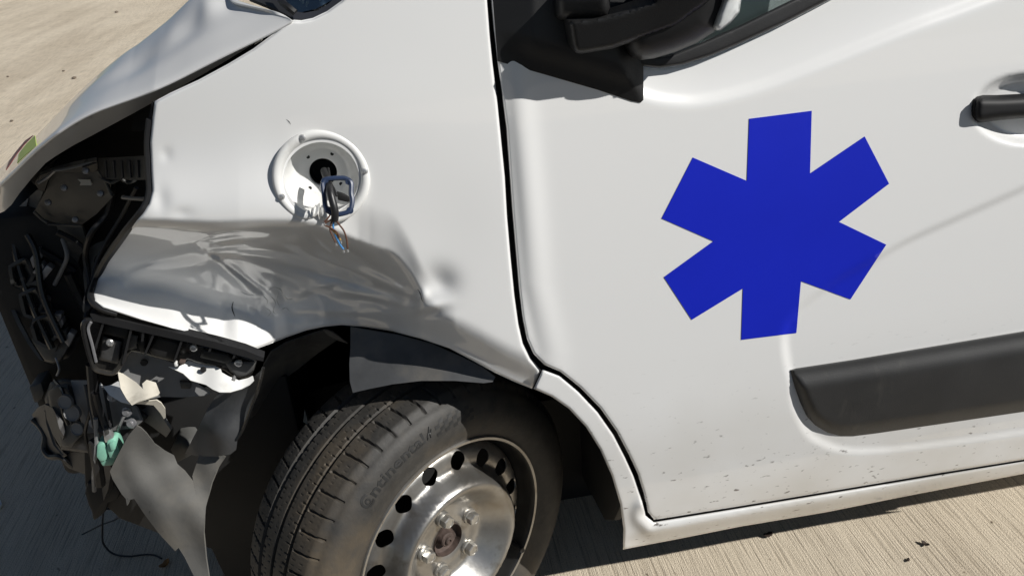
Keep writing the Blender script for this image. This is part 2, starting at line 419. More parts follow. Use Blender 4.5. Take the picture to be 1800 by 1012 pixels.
# ---- fender: undamaged surface + dent field (metres inward), all as a function of where the surface lies
VC = ([60, 150, 264, 375, 470, 530, 575, 611, 655, 695, 722, 745, 800], [400, 392, 384, 388, 386, 388, 397, 413, 431, 446, 478, 512, 560])
VB = ([60, 165, 300, 450, 475, 570, 640, 740, 830, 950], [520, 532, 578, 613, 604, 575, 573, 597, 634, 660])
AM = ([60, 165, 300, 400, 480, 560, 620, 680, 720, 745, 790, 850], [.145, .15, .16, .17, .172, .158, .13, .084, .040, .018, .004, 0])
ARCH = np.array([(600, 571), (640, 574), (690, 582), (740, 595), (790, 612), (830, 633), (870, 655), (905, 671), (935, 683)], float)
def gauss(u, v, cu, cv, su, sv, ang=0):
    a = R(ang); x = (u-cu)*math.cos(a)+(v-cv)*math.sin(a); y = -(u-cu)*math.sin(a)+(v-cv)*math.cos(a)
    return np.exp(-.5*((x/su)**2+(y/sv)**2))
FOLDS = [(350, 420, 75, 8, -12, -6), (320, 450, 85, 7, -9, 5), (400, 404, 45, 6, -3, -5), (290, 478, 60, 8, -12, -5), (440, 448, 50, 7, 3, 5),
         (392, 468, 34, 7, 38, -7), (428, 486, 40, 6, 36, 7), (455, 500, 30, 5, 34, -5), (500, 446, 50, 7, 8, -5), (545, 478, 60, 8, 14, 5), (478, 515, 9, 26, 12, -5), (497, 522, 6, 20, -8, 4),
         (465, 538, 8, 16, -5, 4), (506, 538, 10, 14, 20, 4), (600, 468, 60, 7, 22, -6), (640, 502, 75, 7, 16, 5), (590, 512, 50, 7, 8, -5), (560, 430, 44, 9, 42, 7), (528, 412, 12, 26, -30, -6),
         (660, 478, 55, 6, 27, 5), (700, 505, 40, 6, 30, -5), (560, 545, 55, 7, 3, -4), (680, 535, 50, 7, 12, 5), (240, 468, 34, 7, -22, 5), (250, 498, 46, 8, -6, -5), (350, 503, 55, 9, 14, -5),
         (420, 545, 18, 12, 30, 6), (610, 440, 40, 6, 30, 5), (430, 420, 55, 6, -4, 4), (380, 438, 40, 5, -14, -4), (520, 500, 40, 6, 22, 4), (560, 505, 30, 5, -16, -4), (300, 430, 50, 6, -14, 4), (720, 540, 30, 6, 14, -4)]
_r5 = random.Random(3)
FOLDS += [(_r5.uniform(445, 580), _r5.uniform(480, 560), _r5.uniform(8, 20), _r5.uniform(3, 5), _r5.uniform(-70, 70), _r5.choice((-1, 1))*_r5.uniform(.8, 1.7)) for _ in range(14)]
def dent(uv):
    u, v = uv[:, 0], uv[:, 1]
    vc = smooth_interp(u, *VC); vb = smooth_interp(u, *VB); A = smooth_interp(u, *AM)
    t = (v-vc)/np.maximum(vb-vc, 40)
    ret = np.interp(u, [150, 300, 420, 480, 560], [.72, .68, .55, .12, .02])       # how far the bottom edge comes back out
    prof = smooth_interp(np.clip(t, 0, 1.3), [0, .06, .16, .3, .45, .6, .75, .9, 1.0, 1.3], [0, .05, .2, .45, .68, .86, .97, 1, 1, 1.0])
    D = A*prof - A*ret*sstep(.62, 1.06, t)
    # bulge above the fold
    D -= .022*np.exp(-((np.minimum(t, 0)/.38)**2))*np.interp(u, [150, 260, 420, 540, 600, 650], [.5, .9, 1, .8, .25, 0])*(t < 0)
    D -= .022*np.exp(-((np.maximum(t, 0)/.30)**2))*np.interp(u, [150, 260, 420, 540, 600, 650], [.5, .9, 1, .8, .25, 0])*(t >= 0)
    D += .014*sstep(-.5, .25, t)*np.interp(u, [570, 630, 720, 770, 800], [0, 1, .8, .3, 0])
    # buckles in the crushed sheet
    w = sstep(.02, .2, t)*sstep(1.12, .95, t)*np.interp(u, [640, 760], [1, 0])
    rip = 0
    for (cu, cv, su, sv, an, am) in FOLDS:
        du, dv = u-cu, v-cv; a_ = R(an); x_ = (du*math.cos(a_)+dv*math.sin(a_))/su; y_ = (-du*math.sin(a_)+dv*math.cos(a_))/sv
        rip = rip+am/1000*np.exp(-.5*x_*x_)*(np.exp(-np.abs(y_)**1.5)-.55*np.exp(-.5*((y_-1.9)/1.3)**2))
    D += w*rip*1.3
    # kinks along the lower lit lip
    D += .007*gauss(u, v, 398, 548, 9, 40, 8)-.006*gauss(u, v, 425, 580, 16, 30, -10)+.004*gauss(u, v, 230, 545, 40, 20, 10)+.006*gauss(u, v, 330, 560, 14, 26, 20)
    da = dist_poly(uv, ARCH, closed=False)
    D += .026*(1-sstep(0, 62, da))**1.4*np.interp(u, [560, 660, 930], [.3, 1, 1])
    # dimple and pits
    D += .011*gauss(u, v, 770, 498, 21, 19, 20)-.006*gauss(u, v, 742, 524, 6, 10, 25)+.005*gauss(u, v, 722, 528, 7, 10, 20)-.005*gauss(u, v, 750, 540, 18, 5, -14)+.004*gauss(u, v, 760, 551, 20, 6, -12)
    D += .0016*gauss(u, v, 292, 272, 7, 9)+.003*gauss(u, v, 283, 352, 10, 16)+.002*gauss(u, v, 320, 375, 14, 8)
    # soft waviness of the stretched skin
    D += .0025*gauss(u, v, 780, 420, 60, 70, 20)-.002*gauss(u, v, 640, 200, 120, 60)
    return D
def fender_y(uv): return at_side(uv)+dent(uv)
FEN = ([(849, -60), (856, 0), (861, 60), (866, 115), (874, 180), (881, 250), (887, 310), (891, 380), (897, 450), (904, 520), (911, 570), (919, 605), (932, 632), (950, 652),
        (943, 668), (935, 683), (905, 671), (870, 655), (830, 633), (790, 612), (740, 595), (690, 582), (640, 574), (600, 571), (570, 574), (540, 580), (505, 592), (475, 604), (450, 613),
        (420, 606), (360, 591), (300, 577), (250, 563), (210, 550), (181, 541), (166, 529), (164, 515), (173, 490), (188, 460), (205, 435), (226, 405), (250, 376), (262, 358), (268, 335),
        (266, 300), (264, 250), (268, 210), (272, 180), (300, 165), (350, 142), (400, 115), (445, 88), (480, 62), (505, 42), (517, 37), (530, 38), (550, 34), (575, 22), (600, 4), (620, -20), (640, -60)])
LC = np.array([565., 313.])                                          # lamp recess centre
hole = np.array([LC+(66*math.cos(a), 63*math.sin(a)) for a in np.linspace(0, 2*math.pi, 48, endpoint=False)])
fender = sheet('fender', FEN, fender_y, M['paint'], VAN, thick=.0012, step=4.5, holes=[hole], roll=5, roll_mm=5, edge=4.5, sharp=70)
def on_fender(pts, r, m, name, **k):
    C = np.array(pts, float); C = catmull(C, 5, closed=False); y = fender_y(C)
    return tube(name, at_y(C, y-r*.2), r, m, fender, seg=6, smooth=0, **k)
M['scuff'] = mat('bare_scraped_paint', (.62, .62, .60), .7, var=.2, vscale=120)
M['crack'] = mat('cracked_paint', (.03, .03, .03), .8)
on_fender([(410, 530), (408, 540), (410, 549), (413, 556)], .0011, M['crack'], 'paint_crack', taper=(.3, 1, .8, .2))
on_fender([(734, 508), (739, 516), (741, 525), (744, 531)], .0008, M['crack'], 'paint_crack', taper=(.3, 1, .8, .2))
for pts in ([(470, 512), (480, 505), (492, 508), (497, 516)], [(476, 520), (484, 532), (480, 546), (486, 553)], [(490, 512), (486, 526), (492, 540)], [(466, 540), (476, 548), (470, 556)],
            [(500, 520), (506, 526), (516, 524)], [(462, 520), (470, 528), (468, 536)], [(494, 545), (502, 541), (509, 547)], [(423, 512), (436, 518), (448, 519)]):
    on_fender(pts, .0007, M['scuff'], 'paint_scuff', taper=(.2, 1, .6, .9, .2))
on_fender([(503, 210), (508, 214), (511, 219)], .0005, M['crack'], 'paint_scuff', taper=(.2, 1, .2))
# folded flange behind the fender edges
def strip(name, line, ya, yb, m, parent, shift=(0, 0)):
    """a ribbon between a traced line at depth ya and the same line (moved) at depth yb"""
    L = resample(np.asarray(line, float), 8, closed=False)
    a = at_y(L, ya(L)); b = at_y(L+np.asarray(shift, float), yb(L)); n = len(L)
    V = np.vstack([a, b, b+[0, .0012, .0012], a+[0, .0012, .0012]]); F = []
    for i in range(n-1):
        for k in range(4): F.append((k*n+i, k*n+i+1, ((k+1) % 4)*n+i+1, ((k+1) % 4)*n+i))
    F += [(0, n, 2*n, 3*n), (n-1, 4*n-1, 3*n-1, 2*n-1)]
    return pydata(name, V, F, m, parent, 50)
strip('fender_flange', FEN[0:14], lambda L: fender_y(L)+.005, lambda L: fender_y(L)+.05, M['paint'], fender, (3, 0))
strip('arch_flange', FEN[15:29], lambda L: fender_y(L)+.004, lambda L: fender_y(L)+.03, M['paint'], fender, (0, -4))
strip('top_flange', FEN[46:60], lambda L: fender_y(L)+.005, lambda L: fender_y(L)+.035, M['paint'], fender, (0, 2))
sl = np.array(FEN[33:47][::-1], float)
sly = fender_y(sl)
ptube('edge_seal', np.column_stack([sl[:, 0]-3, sl[:, 1], sly+.010]), .006, M['seal'], fender, seg=8, smooth=5)
sheet('edge_return', [(268, 178), (262, 250), (263, 300), (265, 335), (258, 360), (246, 378), (200, 438), (183, 462), (168, 492), (160, 515), (160, 540), (146, 548), (148, 520), (160, 490), (178, 458), (196, 430), (222, 398), (245, 365), (254, 345), (256, 320), (255, 280), (256, 240), (262, 205)],
      lambda uv: fender_y(uv)+.022, M['seal'], fender, thick=.002, step=8, smooth=3)

# ---- front door
DL = [(862, -20), (868, 50), (875, 112), (882, 160), (891, 230), (896, 300), (901, 370), (907, 440), (913, 510), (919, 560), (926, 595), (938, 622), (957, 641),
      (985, 653), (1020, 681), (1055, 717), (1084, 758), (1105, 798), (1121, 832), (1132, 868), (1139, 900), (1150, 913)]
DOOR = DL+[(1300, 889), (1500, 856), (1650, 831), (1800, 807), (1960, 781), (1960, -160), (1700, -130), (1457, 0), (1380, 40), (1300, 77), (1250, 98), (1200, 114), (1160, 120), (1130, 117), (1060, 96), (960, 70), (900, -20)]
CHAR = np.array([(1960, 255), (1800, 331), (1700, 376), (1600, 421), (1540, 455), (1480, 488), (1420, 530), (1393, 556), (1382, 580), (1380, 605), (1385, 640), (1392, 670), (1400, 720), (1440, 775), (1560, 790), (1960, 735)], float)
CHARP = np.vstack([catmull(CHAR, 6, closed=False)])
SHO = np.array([(1000, 90), (1080, 150), (1130, 182), (1190, 194), (1250, 191), (1340, 168), (1450, 126), (1600, 66), (1700, 30), (1960, -70)], float)
SHOC = catmull(SHO, 6, closed=False)
def door_y(uv):
    y = at_side(uv); u, v = uv[:, 0], uv[:, 1]
    d = dist_poly(uv, CHARP); d = np.where(inside(uv, CHARP), d, -d)
    soft = np.interp(u, [1380, 1450, 1600, 1800], [9, 9, 6, 7])
    y = y+.0050*sstep(-1, 1, d/soft)
    vs = np.interp(u, SHOC[:, 0], SHOC[:, 1]); k = np.maximum(vs-v, 0)
    y = y+.0032*np.maximum(0, k-0)**1.0/10*sstep(0, 30, k)*sstep(960, 1130, u)*np.exp(-k/120)
    # shallow press line behind the front edge of the door
    dl = np.interp(v, [-20, 112, 300, 500, 620], [868, 875, 892, 909, 938]); e = u-dl
    y = y-.004*gauss(e, v, 34, 330, 16, 240)+.003*gauss(e, v, 8, 300, 8, 200)
    # cup behind the handle
    q = np.hypot((u-1806)/100., (v-192)/64.)
    y = y+.024*sstep(1.02, .72, q)
    return y
door = sheet('front_door', DOOR, door_y, M['paintdirt'], VAN, thick=.0012, step=6, roll=5, roll_mm=5, edge=6, sharp=70)
strip('door_flange', DL, lambda L: door_y(L)+.005, lambda L: door_y(L)+.05, M['paint'], door, (-2, 0))
P_STAR = [(1317, 209), (1427, 195), (1424, 305), (1520, 240), (1563, 323), (1475, 390), (1558, 430), (1495, 526), (1408, 494), (1400, 585), (1303, 597), (1306, 507), (1216, 562), (1167, 487), (1254, 424), (1163, 384), (1218, 277), (1313, 318)]
sheet('star_emblem', P_STAR, lambda uv: door_y(uv)-.0008, M['blue'], door, thick=.0005, step=8, edge=6)
# side moulding
MOU = [(1389, 650), (1400, 647), (1500, 632), (1650, 607), (1800, 582), (1960, 556), (1960, 700), (1800, 723), (1650, 745), (1540, 761), (1500, 766), (1478, 766), (1455, 760), (1433, 747), (1418, 731), (1407, 708), (1397, 680)]
MT = np.array(MOU[0:6], float); MO = np.array(MOU, float)
def mou_y(uv):
    dt = dist_poly(uv, MT, closed=False); db = dist_poly(uv, np.array(MOU[5:]+MOU[:1], float), closed=False)
    h = .018*np.minimum(.30*sstep(0, 3, dt)+.70*sstep(0, 42, dt), sstep(0, 22, db)**.5)
    return door_y(uv)-h-.001
sheet('side_moulding', MOU, mou_y, M['mould'], door, thick=.003, step=5, edge=4, roll=8, roll_mm=0, sharp=60)
# handle
HB = [(1712, 190), (1714, 176), (1724, 170), (1760, 170), (1800, 168), (1900, 163), (1900, 198), (1800, 208), (1760, 211), (1722, 216), (1713, 211), (1711, 200)]
def hb_y(uv):
    b = dist_poly(uv, np.array(HB, float))
    return at_side(uv)+.002-.018*np.sqrt(np.clip(1-(1-np.clip(b/16, 0, 1))**2, 0, 1))
sheet('door_handle', HB, hb_y, M['handle'], door, thick=.010, step=4, edge=4, sharp=60, thick_dir=(0, 1, 0))
# window trim and glass
sheet('window_trim', [(1100, 99), (1130, 117), (1160, 120), (1200, 114), (1250, 98), (1300, 77), (1380, 40), (1457, 0), (1530, -40), (1490, -40), (1392, 0), (1300, 45), (1240, 72), (1180, 96), (1140, 100), (1110, 92)],
      lambda uv: at_side(uv)-.004, M['black'], door, thick=.012, step=6, roll=6, roll_mm=6)
sheet('window_glass', [(1060, 60), (1140, 100), (1180, 97), (1300, 46), (1392, 1), (1500, -55), (1500, -160), (1060, -160)], lambda uv: at_side(uv)+.016, M['glass'], door, thick=.004, step=30)
for a, b in (((1366, -20), (1374, 20)), ((1438, -40), (1440, -12))):
    ptube('cabin_post', [(a[0], a[1], .22), (b[0], b[1]+20, .24)], .014, M['engine2'], door, smooth=0)
sheet('seat_back', [(1230, -60), (1500, -160), (1520, -40), (1380, 20), (1240, 60)], .45, M['engine2'], VAN, thick=.1, step=40)

# ---- sill and arch lip
SIL = [(954, 649), (984, 660), (1017, 688), (1051, 724), (1079, 764), (1099, 803), (1114, 836), (1126, 871), (1135, 905), (1149, 917), (1300, 892.5), (1500, 859.5), (1650, 834.5), (1800, 810.5), (1960, 784.5),
       (1960, 806), (1800, 832), (1600, 870), (1450, 900), (1300, 925), (1200, 945), (1095, 965), (1096, 930), (1090, 885), (1075, 835), (1055, 790), (1030, 750), (1000, 718), (970, 697), (938, 683)]
SB = np.array([(1095, 965), (1200, 945), (1300, 925), (1450, 900), (1600, 870), (1800, 832), (1960, 806)], float)
ST = np.array(SIL[8:15], float)
def sil_y(uv):
    db = dist_poly(uv, SB, closed=False); dt = dist_poly(uv, ST, closed=False)
    y = at_side(uv)+.004
    w = sstep(1075, 1150, uv[:, 0])
    y = y+w*(.022*(1-sstep(0, 26, db))-.010*np.exp(-((dt-16)/12.)**2))
    return y
sill = sheet('sill_panel', SIL, sil_y, M['paintdirt'], VAN, thick=.0015, step=5, roll=5, roll_mm=5, edge=5, sharp=70)
strip('arch_lip', SIL[21:30], lambda L: sil_y(L)+.005, lambda L: sil_y(L)+.04, M['paint'], sill, (6, -4))

# ---- hood: edge line, upward-curving skin whose crown meets the seen outline, side flange
HE = np.array([(513, 36), (505, 43), (460, 66), (400, 95), (350, 120), (300, 145), (250, 167), (200, 185), (170, 196), (140, 210), (110, 228), (80, 250), (50, 276), (25, 301), (5, 320), (-18, 345), (-45, 385)], float)
HS = np.array([(560, -110), (395, -2), (350, 27), (300, 62), (250, 98), (200, 134), (170, 157), (140, 181), (110, 205), (80, 228), (50, 250), (30, 266), (15, 281), (0, 297), (-20, 320), (-45, 352), (-70, 395)], float)
HEc = resample(catmull(HE, 6, closed=False), 6, closed=False)
nst = len(HEc); s_ = np.linspace(0, 1, nst)
ey = at_side(HEc)*0+np.interp(HEc[:, 0], [-45, 0, 100, 270, 513], [.30, .235, .15, .095, .055])
E3 = at_y(HEc, ey)
HSc = catmull(HS, 6, closed=False)
tt = np.r_[0, .003, .007, .012, np.arange(.02, .44, .012), .5, .6, .7, .8, .9, 1.0]
half = .93
def crown(a, t):     # a ramp up from the edge, a tight shoulder, then the flatter middle of the hood
    d = t*.88; sp = lambda x, w: w*np.logaddexp(0, x/w)
    return .003*(1-np.exp(-d/.006))+a*d-(a+.42)*(sp(d-.185, .012)-sp(-.185, .012))+.40*sp(d-.34, .03)
tf = np.r_[tt, 1+(1-tt[::-1])[1:]]
HOODDENT = [(.10, .12, .06, .03, -0.0035), (.20, .14, .05, .035, 0.0032), (.30, .11, .07, .03, -0.0040), (.42, .13, .06, .035, 0.0032), (.52, .10, .06, .03, -0.0035), (.64, .13, .08, .03, 0.0029), (.35, .06, .2, .02, 0.0019)]
def hood_pts(Qs, wave=1):
    V = []
    for i in range(nst):
        for t in tf:
            tm = t if t <= 1 else 2-t
            y = E3[i][1]+tm*(.95-E3[i][1]); y = y if t <= 1 else 1.9-y
            wav = wave*sum(am*math.exp(-((s_[i]-cs)/ws_)**2-((tm-ct)/wt_)**2) for cs, ct, ws_, wt_, am in HOODDENT)
            V.append((E3[i][0]-.16*(tm**1.5)*s_[i]-(.85*min(tm*.88, .10)+.36*min(max(tm*.88-.10, 0), .3))*np.clip(1-s_[i]/.45, 0, 1)**1.5, y, E3[i][2]+crown(Qs[i], tm)+wav))
    return np.array(V)
nt = len(tf); kk = np.ones(15)/15
Qs = np.full(nst, .15)
for it in range(80):     # adjust the dome so that its outline meets the outline measured
    P2 = project(hood_pts(Qs, 0)).reshape(nst, nt, 2)
    err = np.zeros(nst)
    for i in range(nst):
        j = P2[i, :nt//2+1, 1].argmin(); u, v = P2[i, j]
        want = np.interp(u, HSc[::-1, 0], HSc[::-1, 1]); err[i] = np.clip(v-want, -25, 25)
    Qs = np.clip(Qs+np.convolve(np.pad(err, 7, 'edge'), kk, 'valid')*.003, -.3, .8)
    Qs = np.polyval(np.polyfit(s_, Qs, 5), s_)
V = hood_pts(Qs)
F = [(i*nt+j, i*nt+j+1, (i+1)*nt+j+1, (i+1)*nt+j) for i in range(nst-1) for j in range(nt-1)]
hood = pydata('hood', V, F, M['hoodpaint'], VAN, 60)
mod = hood.modifiers.new('thick', 'SOLIDIFY'); mod.thickness = .004; mod.offset = -1
mod = hood.modifiers.new('sub', 'SUBSURF'); mod.levels = 1; mod.render_levels = 2
# side flange of the hood, the grey band under the bright edge
HFo = [(511, 41), (500, 48), (460, 68), (400, 97), (350, 122), (300, 147), (250, 169), (200, 187), (170, 198), (140, 212), (110, 230), (80, 252), (50, 278), (25, 303), (3, 324), (-30, 365), (-30, 388), (8, 371), (20, 360), (34, 340), (57, 312), (80, 287), (97, 275), (130, 255), (168, 235), (235, 199), (300, 163), (350, 135), (400, 106), (448, 76), (480, 57), (508, 44)]
sheet('hood_flange', HFo, lambda uv: np.interp(uv[:, 0], [-45, 0, 100, 270, 513], [.30, .235, .15, .095, .055])+.012+.03*sstep(220, 300, uv[:, 0]), M['paint'], hood, thick=.003, step=7,
      spur=lambda uv: 2.6e-3*np.clip(dist_poly(uv, np.array(HFo[:15], float), closed=False), 0, 60)*np.interp(uv[:, 0], [0, 60, 300, 500], [.6, 1, 1, .8]))
def hood_patch(name, poly, m):
    # reflective tape lying on the sloping front corner of the hood
    f = lambda uv: np.interp(uv[:, 0], [-45, 0, 100], [.30, .235, .15])+np.clip(dist_poly(uv, HE, closed=False), 0, 40)*.0045-.006
    return sheet(name, poly, f, m, hood, thick=.001, step=4, edge=4)
hood_patch('reflective_tape', [(61, 238), (64, 257), (47, 270), (30, 287), (33, 270), (46, 253)], M['lime'])
hood_patch('reflective_tape', [(58, 238), (44, 252), (31, 268), (18, 288), (10, 299), (15, 284), (28, 266), (44, 247)], M['maroon'])
# strut post seen through the gap
pprism('hood_hinge', [(452, 66), (461, 61), (460, 72), (447, 79)], .10, .03, M['primer'], VAN)

# ---- windscreen corner
sheet('cowl_panel', [(425, -20), (440, -2), (470, 10), (500, 24), (516, 34), (535, 36), (556, 28), (520, 0), (500, -40), (420, -60)], [(425, -20, .20), (516, 34, .075), (556, 28, .085), (500, -40, .30)], M['seal'], VAN, thick=.004, step=8)
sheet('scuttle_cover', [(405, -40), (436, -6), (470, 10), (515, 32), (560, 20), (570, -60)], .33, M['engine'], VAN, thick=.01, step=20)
ws = sheet('windscreen', [(436, -6), (500, 18), (530, 22), (556, 16), (590, -3), (640, -60), (520, -120), (380, -60)], [(436, -6, .26), (530, 22, .085), (590, -3, .075), (640, -60, .09), (380, -60, .5)], M['glass'], VAN, thick=.005, step=12)
sheet('glass_border', [(514, 20), (535, 23), (556, 19), (576, 8), (588, -3), (602, -12), (604, 3), (578, 20), (552, 32), (532, 37), (516, 35)], [(514, 20, .082), (602, -6, .07), (532, 37, .07), (560, 10, .078)], M['frit'], ws, thick=.003, step=5)
ptube('wiper_arm', [(519, 23, .078), (508, 14, .082), (498, 6, .10), (488, -12, .14)], .005, M['seal'], ws, seg=6)
for poly, y, m in (([(524, 18), (532, 19), (540, 0), (546, -14), (534, -14)], .16, 'pale'), ([(537, 20), (541, 20), (552, -12), (546, -12)], .18, 'pale'), ([(567, 12), (578, 4), (588, -10), (560, -12)], .20, 'primer'), ([(548, 18), (566, 13), (562, -12), (552, -12)], .22, 'engine'), ([(440, -2), (510, 22), (530, -20), (440, -40)], .45, 'engine')):
    sheet('dashboard_item', poly, y, M[m], ws, thick=.004, step=12)

# ---- body behind the panels
def prof_box(name, pts, y0, y1, m):
    P = np.array([(x, y0, z) for x, z in pts]); return prism(name, P, (0, y1-y0, 0), m, VAN, .02)
prof_box('body_shell', [(.45, .34), (4.6, .34), (4.62, 1.6), (4.5, 1.95), (1.2, 1.97), (.95, 1.9), (.62, 1.46), (.45, 1.36)], .13, 1.8, M['paint'])
prof_box('bulkhead', [(-.22, 1.18), (.44, 1.20), (.44, .34), (.40, .34), (.40, .62), (.36, .78), (.22, .90), (0, .96), (-.2, .92), (-.30, .84), (-.34, 1.05)], .32, 1.78, M['engine'])
sec = [(.045, .335), (.018, .47), (.012, .62), (.02, .85), (.045, 1.15), (.075, 1.35), (.13, 1.80), (.19, 1.93), (.30, 1.985), (.30, .335)]
prism('rear_side_panel', [(1.232, y, z) for y, z in sec], (3.36, 0, 0), M['paint'], VAN, .012)
prism('b_pillar', [(1.02, y, z) for y, z in ((.075, 1.30), (.13, 1.80), (.19, 1.93), (.24, 1.93), (.18, 1.80), (.12, 1.30))], (.20, 0, 0), M['paint'], VAN, .006)
tube('a_pillar', [(.10, .085, 1.30), (.36, .12, 1.56), (.66, .17, 1.86), (.80, .22, 1.94), (1.24, .25, 1.96)], .035, M['paint'], VAN, seg=12)
prof_box('rear_sill', [(1.22, .262), (4.5, .262), (4.5, .355), (1.22, .355)], .058, .35, M['paint'])
box('floor_pan', (.36, .10, .30), (2.6, 1.76, .36), M['engine'], VAN, .01)
box('engine_block', (-.62, .46, .34), (-.30, 1.6, .98), M['engine'], VAN, .03)
box('engine_block', (-.30, .50, .28), (.44, 1.3, .80), M['engine'], VAN, .03)
box('radiator', (-.80, .42, .36), (-.62, 1.65, .95), M['engine'], VAN, .02)
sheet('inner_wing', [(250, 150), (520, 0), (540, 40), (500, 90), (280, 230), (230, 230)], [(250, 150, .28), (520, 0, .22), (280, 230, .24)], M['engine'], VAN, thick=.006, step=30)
prism('sun_block_panel', [(x, .27, z) for x, z in ((-.27, .03), (-.27, .62), (-.64, .62), (-.69, .44), (-.65, .35), (-.58, .29), (-.50, .235), (-.48, .03))], (0, .03, 0), M['engine'], VAN, .004)  # added panel, shaped to keep sun patches off the ground at the front
box('sun_block_box', (-.74, .40, .27), (-.60, 1.6, .5), M['engine'], VAN, .02)  # hidden box added to block sun under the front corner
box('scuttle_panel', (-.2, .16, 1.19), (.10, 1.7, 1.22), M['engine'], VAN, .005)

sheet('seam_backing', [(1100, 860), (1150, 895), (1300, 872), (1500, 840), (1800, 792), (1960, 766), (1960, 800), (1800, 826), (1500, 876), (1300, 908), (1150, 932), (1115, 935)], lambda uv: at_side(uv)+.03, M['seal'], VAN, thick=.004, step=20)  # added sheet, stops sun leaking through the seam below the door
# ---- gap rubber between fender and door
gl = np.array(DL[0:14], float)
sheet('gap_rubber', [(840, -60), (862, 60), (872, 180), (880, 300), (888, 420), (898, 520), (908, 590), (930, 640), (960, 660), (1000, 672), (960, 630), (940, 600), (925, 520), (915, 400), (905, 280), (895, 120), (890, -60)],
      lambda uv: at_side(uv)+.045, M['seal'], VAN, thick=.004, step=14)

# ---- door mirror
mir = empty('door_mirror', (0, 0, 0), VAN)
MB = [(863, -60), (866, 0), (875, 108), (960, 132), (1050, 158), (1110, 178), (1126, 181), (1131, 176), (1131, 112), (1128, 60), (1150, -60)]
def mb_y(uv):
    u, v = uv[:, 0], uv[:, 1]
    lb = dist_poly(uv, np.array(MB[2:8], float), closed=False); rb = dist_poly(uv, np.array(MB[7:10], float), closed=False)
    h = .0035+.020*np.minimum(sstep(0, 60, lb), sstep(-4, 46, rb))
    h = h*(.35+.65*sstep(0, 7, np.minimum(lb, rb)))*np.clip((u-862)/75, .06, 1)
    return at_side(uv)-h
sheet('mirror_base', MB, mb_y, M['trim'], mir, thick=.006, step=6, edge=5, sharp=40)
MA = [(1000, 37), (1003, 60), (1008, 88), (1013, 94), (1022, 95), (1077, 86), (1132, 66), (1190, 46), (1240, 8), (1290, -40), (1290, -110), (1150, -80), (1150, 2), (1110, 16), (1073, 27), (1040, 32)]
def round_y(poly, front, dep, w):
    P = np.array(poly, float)
    def f(uv):
        d = np.clip(dist_poly(uv, P)/w, 0, 1); return front(uv)+dep*(1-np.sqrt(np.clip(1-(1-d)**2, 0, 1)))
    return f
MAy = round_y(MA, tps([(1000, 60, -.030), (1100, 50, -.040), (1240, 0, -.062), (1150, -80, -.07)]), .010, 9)
sheet('mirror_arm', MA, MAy, M['trim'], mir, thick=.035, step=5, edge=5, sharp=50, thick_dir=(0, 1, .05))
MH = [(1100, 72), (1102, 84), (1112, 100), (1126, 106), (1150, 103), (1187, 92), (1225, 76), (1256, 56), (1270, 20), (1280, -20), (1300, -90), (1180, -60), (1120, 20)]
MHy = round_y(MH, tps([(1100, 80, -.03), (1187, 80, -.04), (1260, 40, -.05), (1280, -60, -.06)]), .035, 42)
sheet('mirror_housing', MH, MHy, M['trim'], mir, thick=.035, step=5, edge=5, sharp=50, thick_dir=(0, 1, .0))
ML = [(1256, 47), (1259, 54), (1267, 54), (1285, 40), (1300, 22), (1306, -20), (1310, -60), (1284, -60), (1272, 0), (1262, 26)]
sheet('indicator_lens', ML, round_y(ML, tps([(1256, 50, -.055), (1300, 20, -.045), (1300, -60, -.06)]), .02, 14), M['lens'], mir, thick=.02, step=4, sharp=60, thick_dir=(0, 1, 0))
MK = [(977, 0), (978, 28), (984, 35), (1020, 36), (1050, 34), (1068, 27), (1073, 14), (1072, -8), (1066, -16), (985, -14)]
sheet('mirror_pivot', MK, round_y(MK, tps([(980, 10, -.012), (1070, 10, -.045), (1020, -30, -.03)]), .018, 18), M['trim'], mir, thick=.05, step=5, sharp=50, thick_dir=(0, 1, 0))
# the rest of the mirror above the frame
prism('mirror_head', [(.41, -.08, 1.50), (.41, -.13, 1.53), (.66, -.30, 1.72), (.70, -.27, 1.70), (.64, -.08, 1.52)], (0, 0, .30), M['trim'], mir, .02)

# ---- lamp recess: a white pan screwed over the hole in the fender
lamp = empty('lamp_recess', (0, 0, 0), VAN)
LO = at_y(LC[None], np.array([float(fender_y(hole).mean())]))[0]
_hp = at_y(hole, fender_y(hole)); LO = _hp.mean(0)+[0, .001, 0]
LN = np.linalg.svd(_hp-_hp.mean(0))[2][2]; LN = LN if LN[1] < 0 else -LN      # square to the skin around the hole

le1 = np.cross(LN, [0, 0, 1.]); le1 /= np.linalg.norm(le1); le2 = np.cross(le1, LN)
if le2[2] < 0: le2 = -le2
def lp(x, z, h):
    q = max(0., -h-.004)      # the pan leans: its floor sits lower and further back than its rim
    return LO+le1*((x if le1[0] > 0 else -x)+.0*q)+le2*(z+.04*q)+LN*h
def lamp_pan():
    prof = [(.0655, -.012), (.0665, -.002), (.0662, .002), (.0648, .0050), (.0620, .0062), (.0590, .0058), (.0560, .0040), (.0535, -.001), (.0522, -.008), (.049, -.022), (.0445, -.035), (.038, -.044), (.033, -.0465), (.0215, -.0470), (.0205, -.0480), (.0205, -.054)]
    na = 144; V = []; F = []
    for r, h in prof:
        for k in range(na):
            a = 2*math.pi*k/na
            tear = 0
            # broken away lower-left rim
            deg = (math.degrees(a)) % 360
            b = math.exp(-((deg-256)/15)**2)
            jag = .0045*math.sin(k*2.3)+.003*math.sin(k*5.1+1)
            rr = r; hh = h
            if r > .05:
                rr = r-b*(.013+jag*b); hh = h+b*(.004+.6*jag)
            V.append(lp(rr*math.cos(a), rr*math.sin(a), hh))
    return V, lathe_faces(len(prof), na)
V, F = lamp_pan()
pan = pydata('recess_pan', V, F, M['wmetal'], lamp, 45)
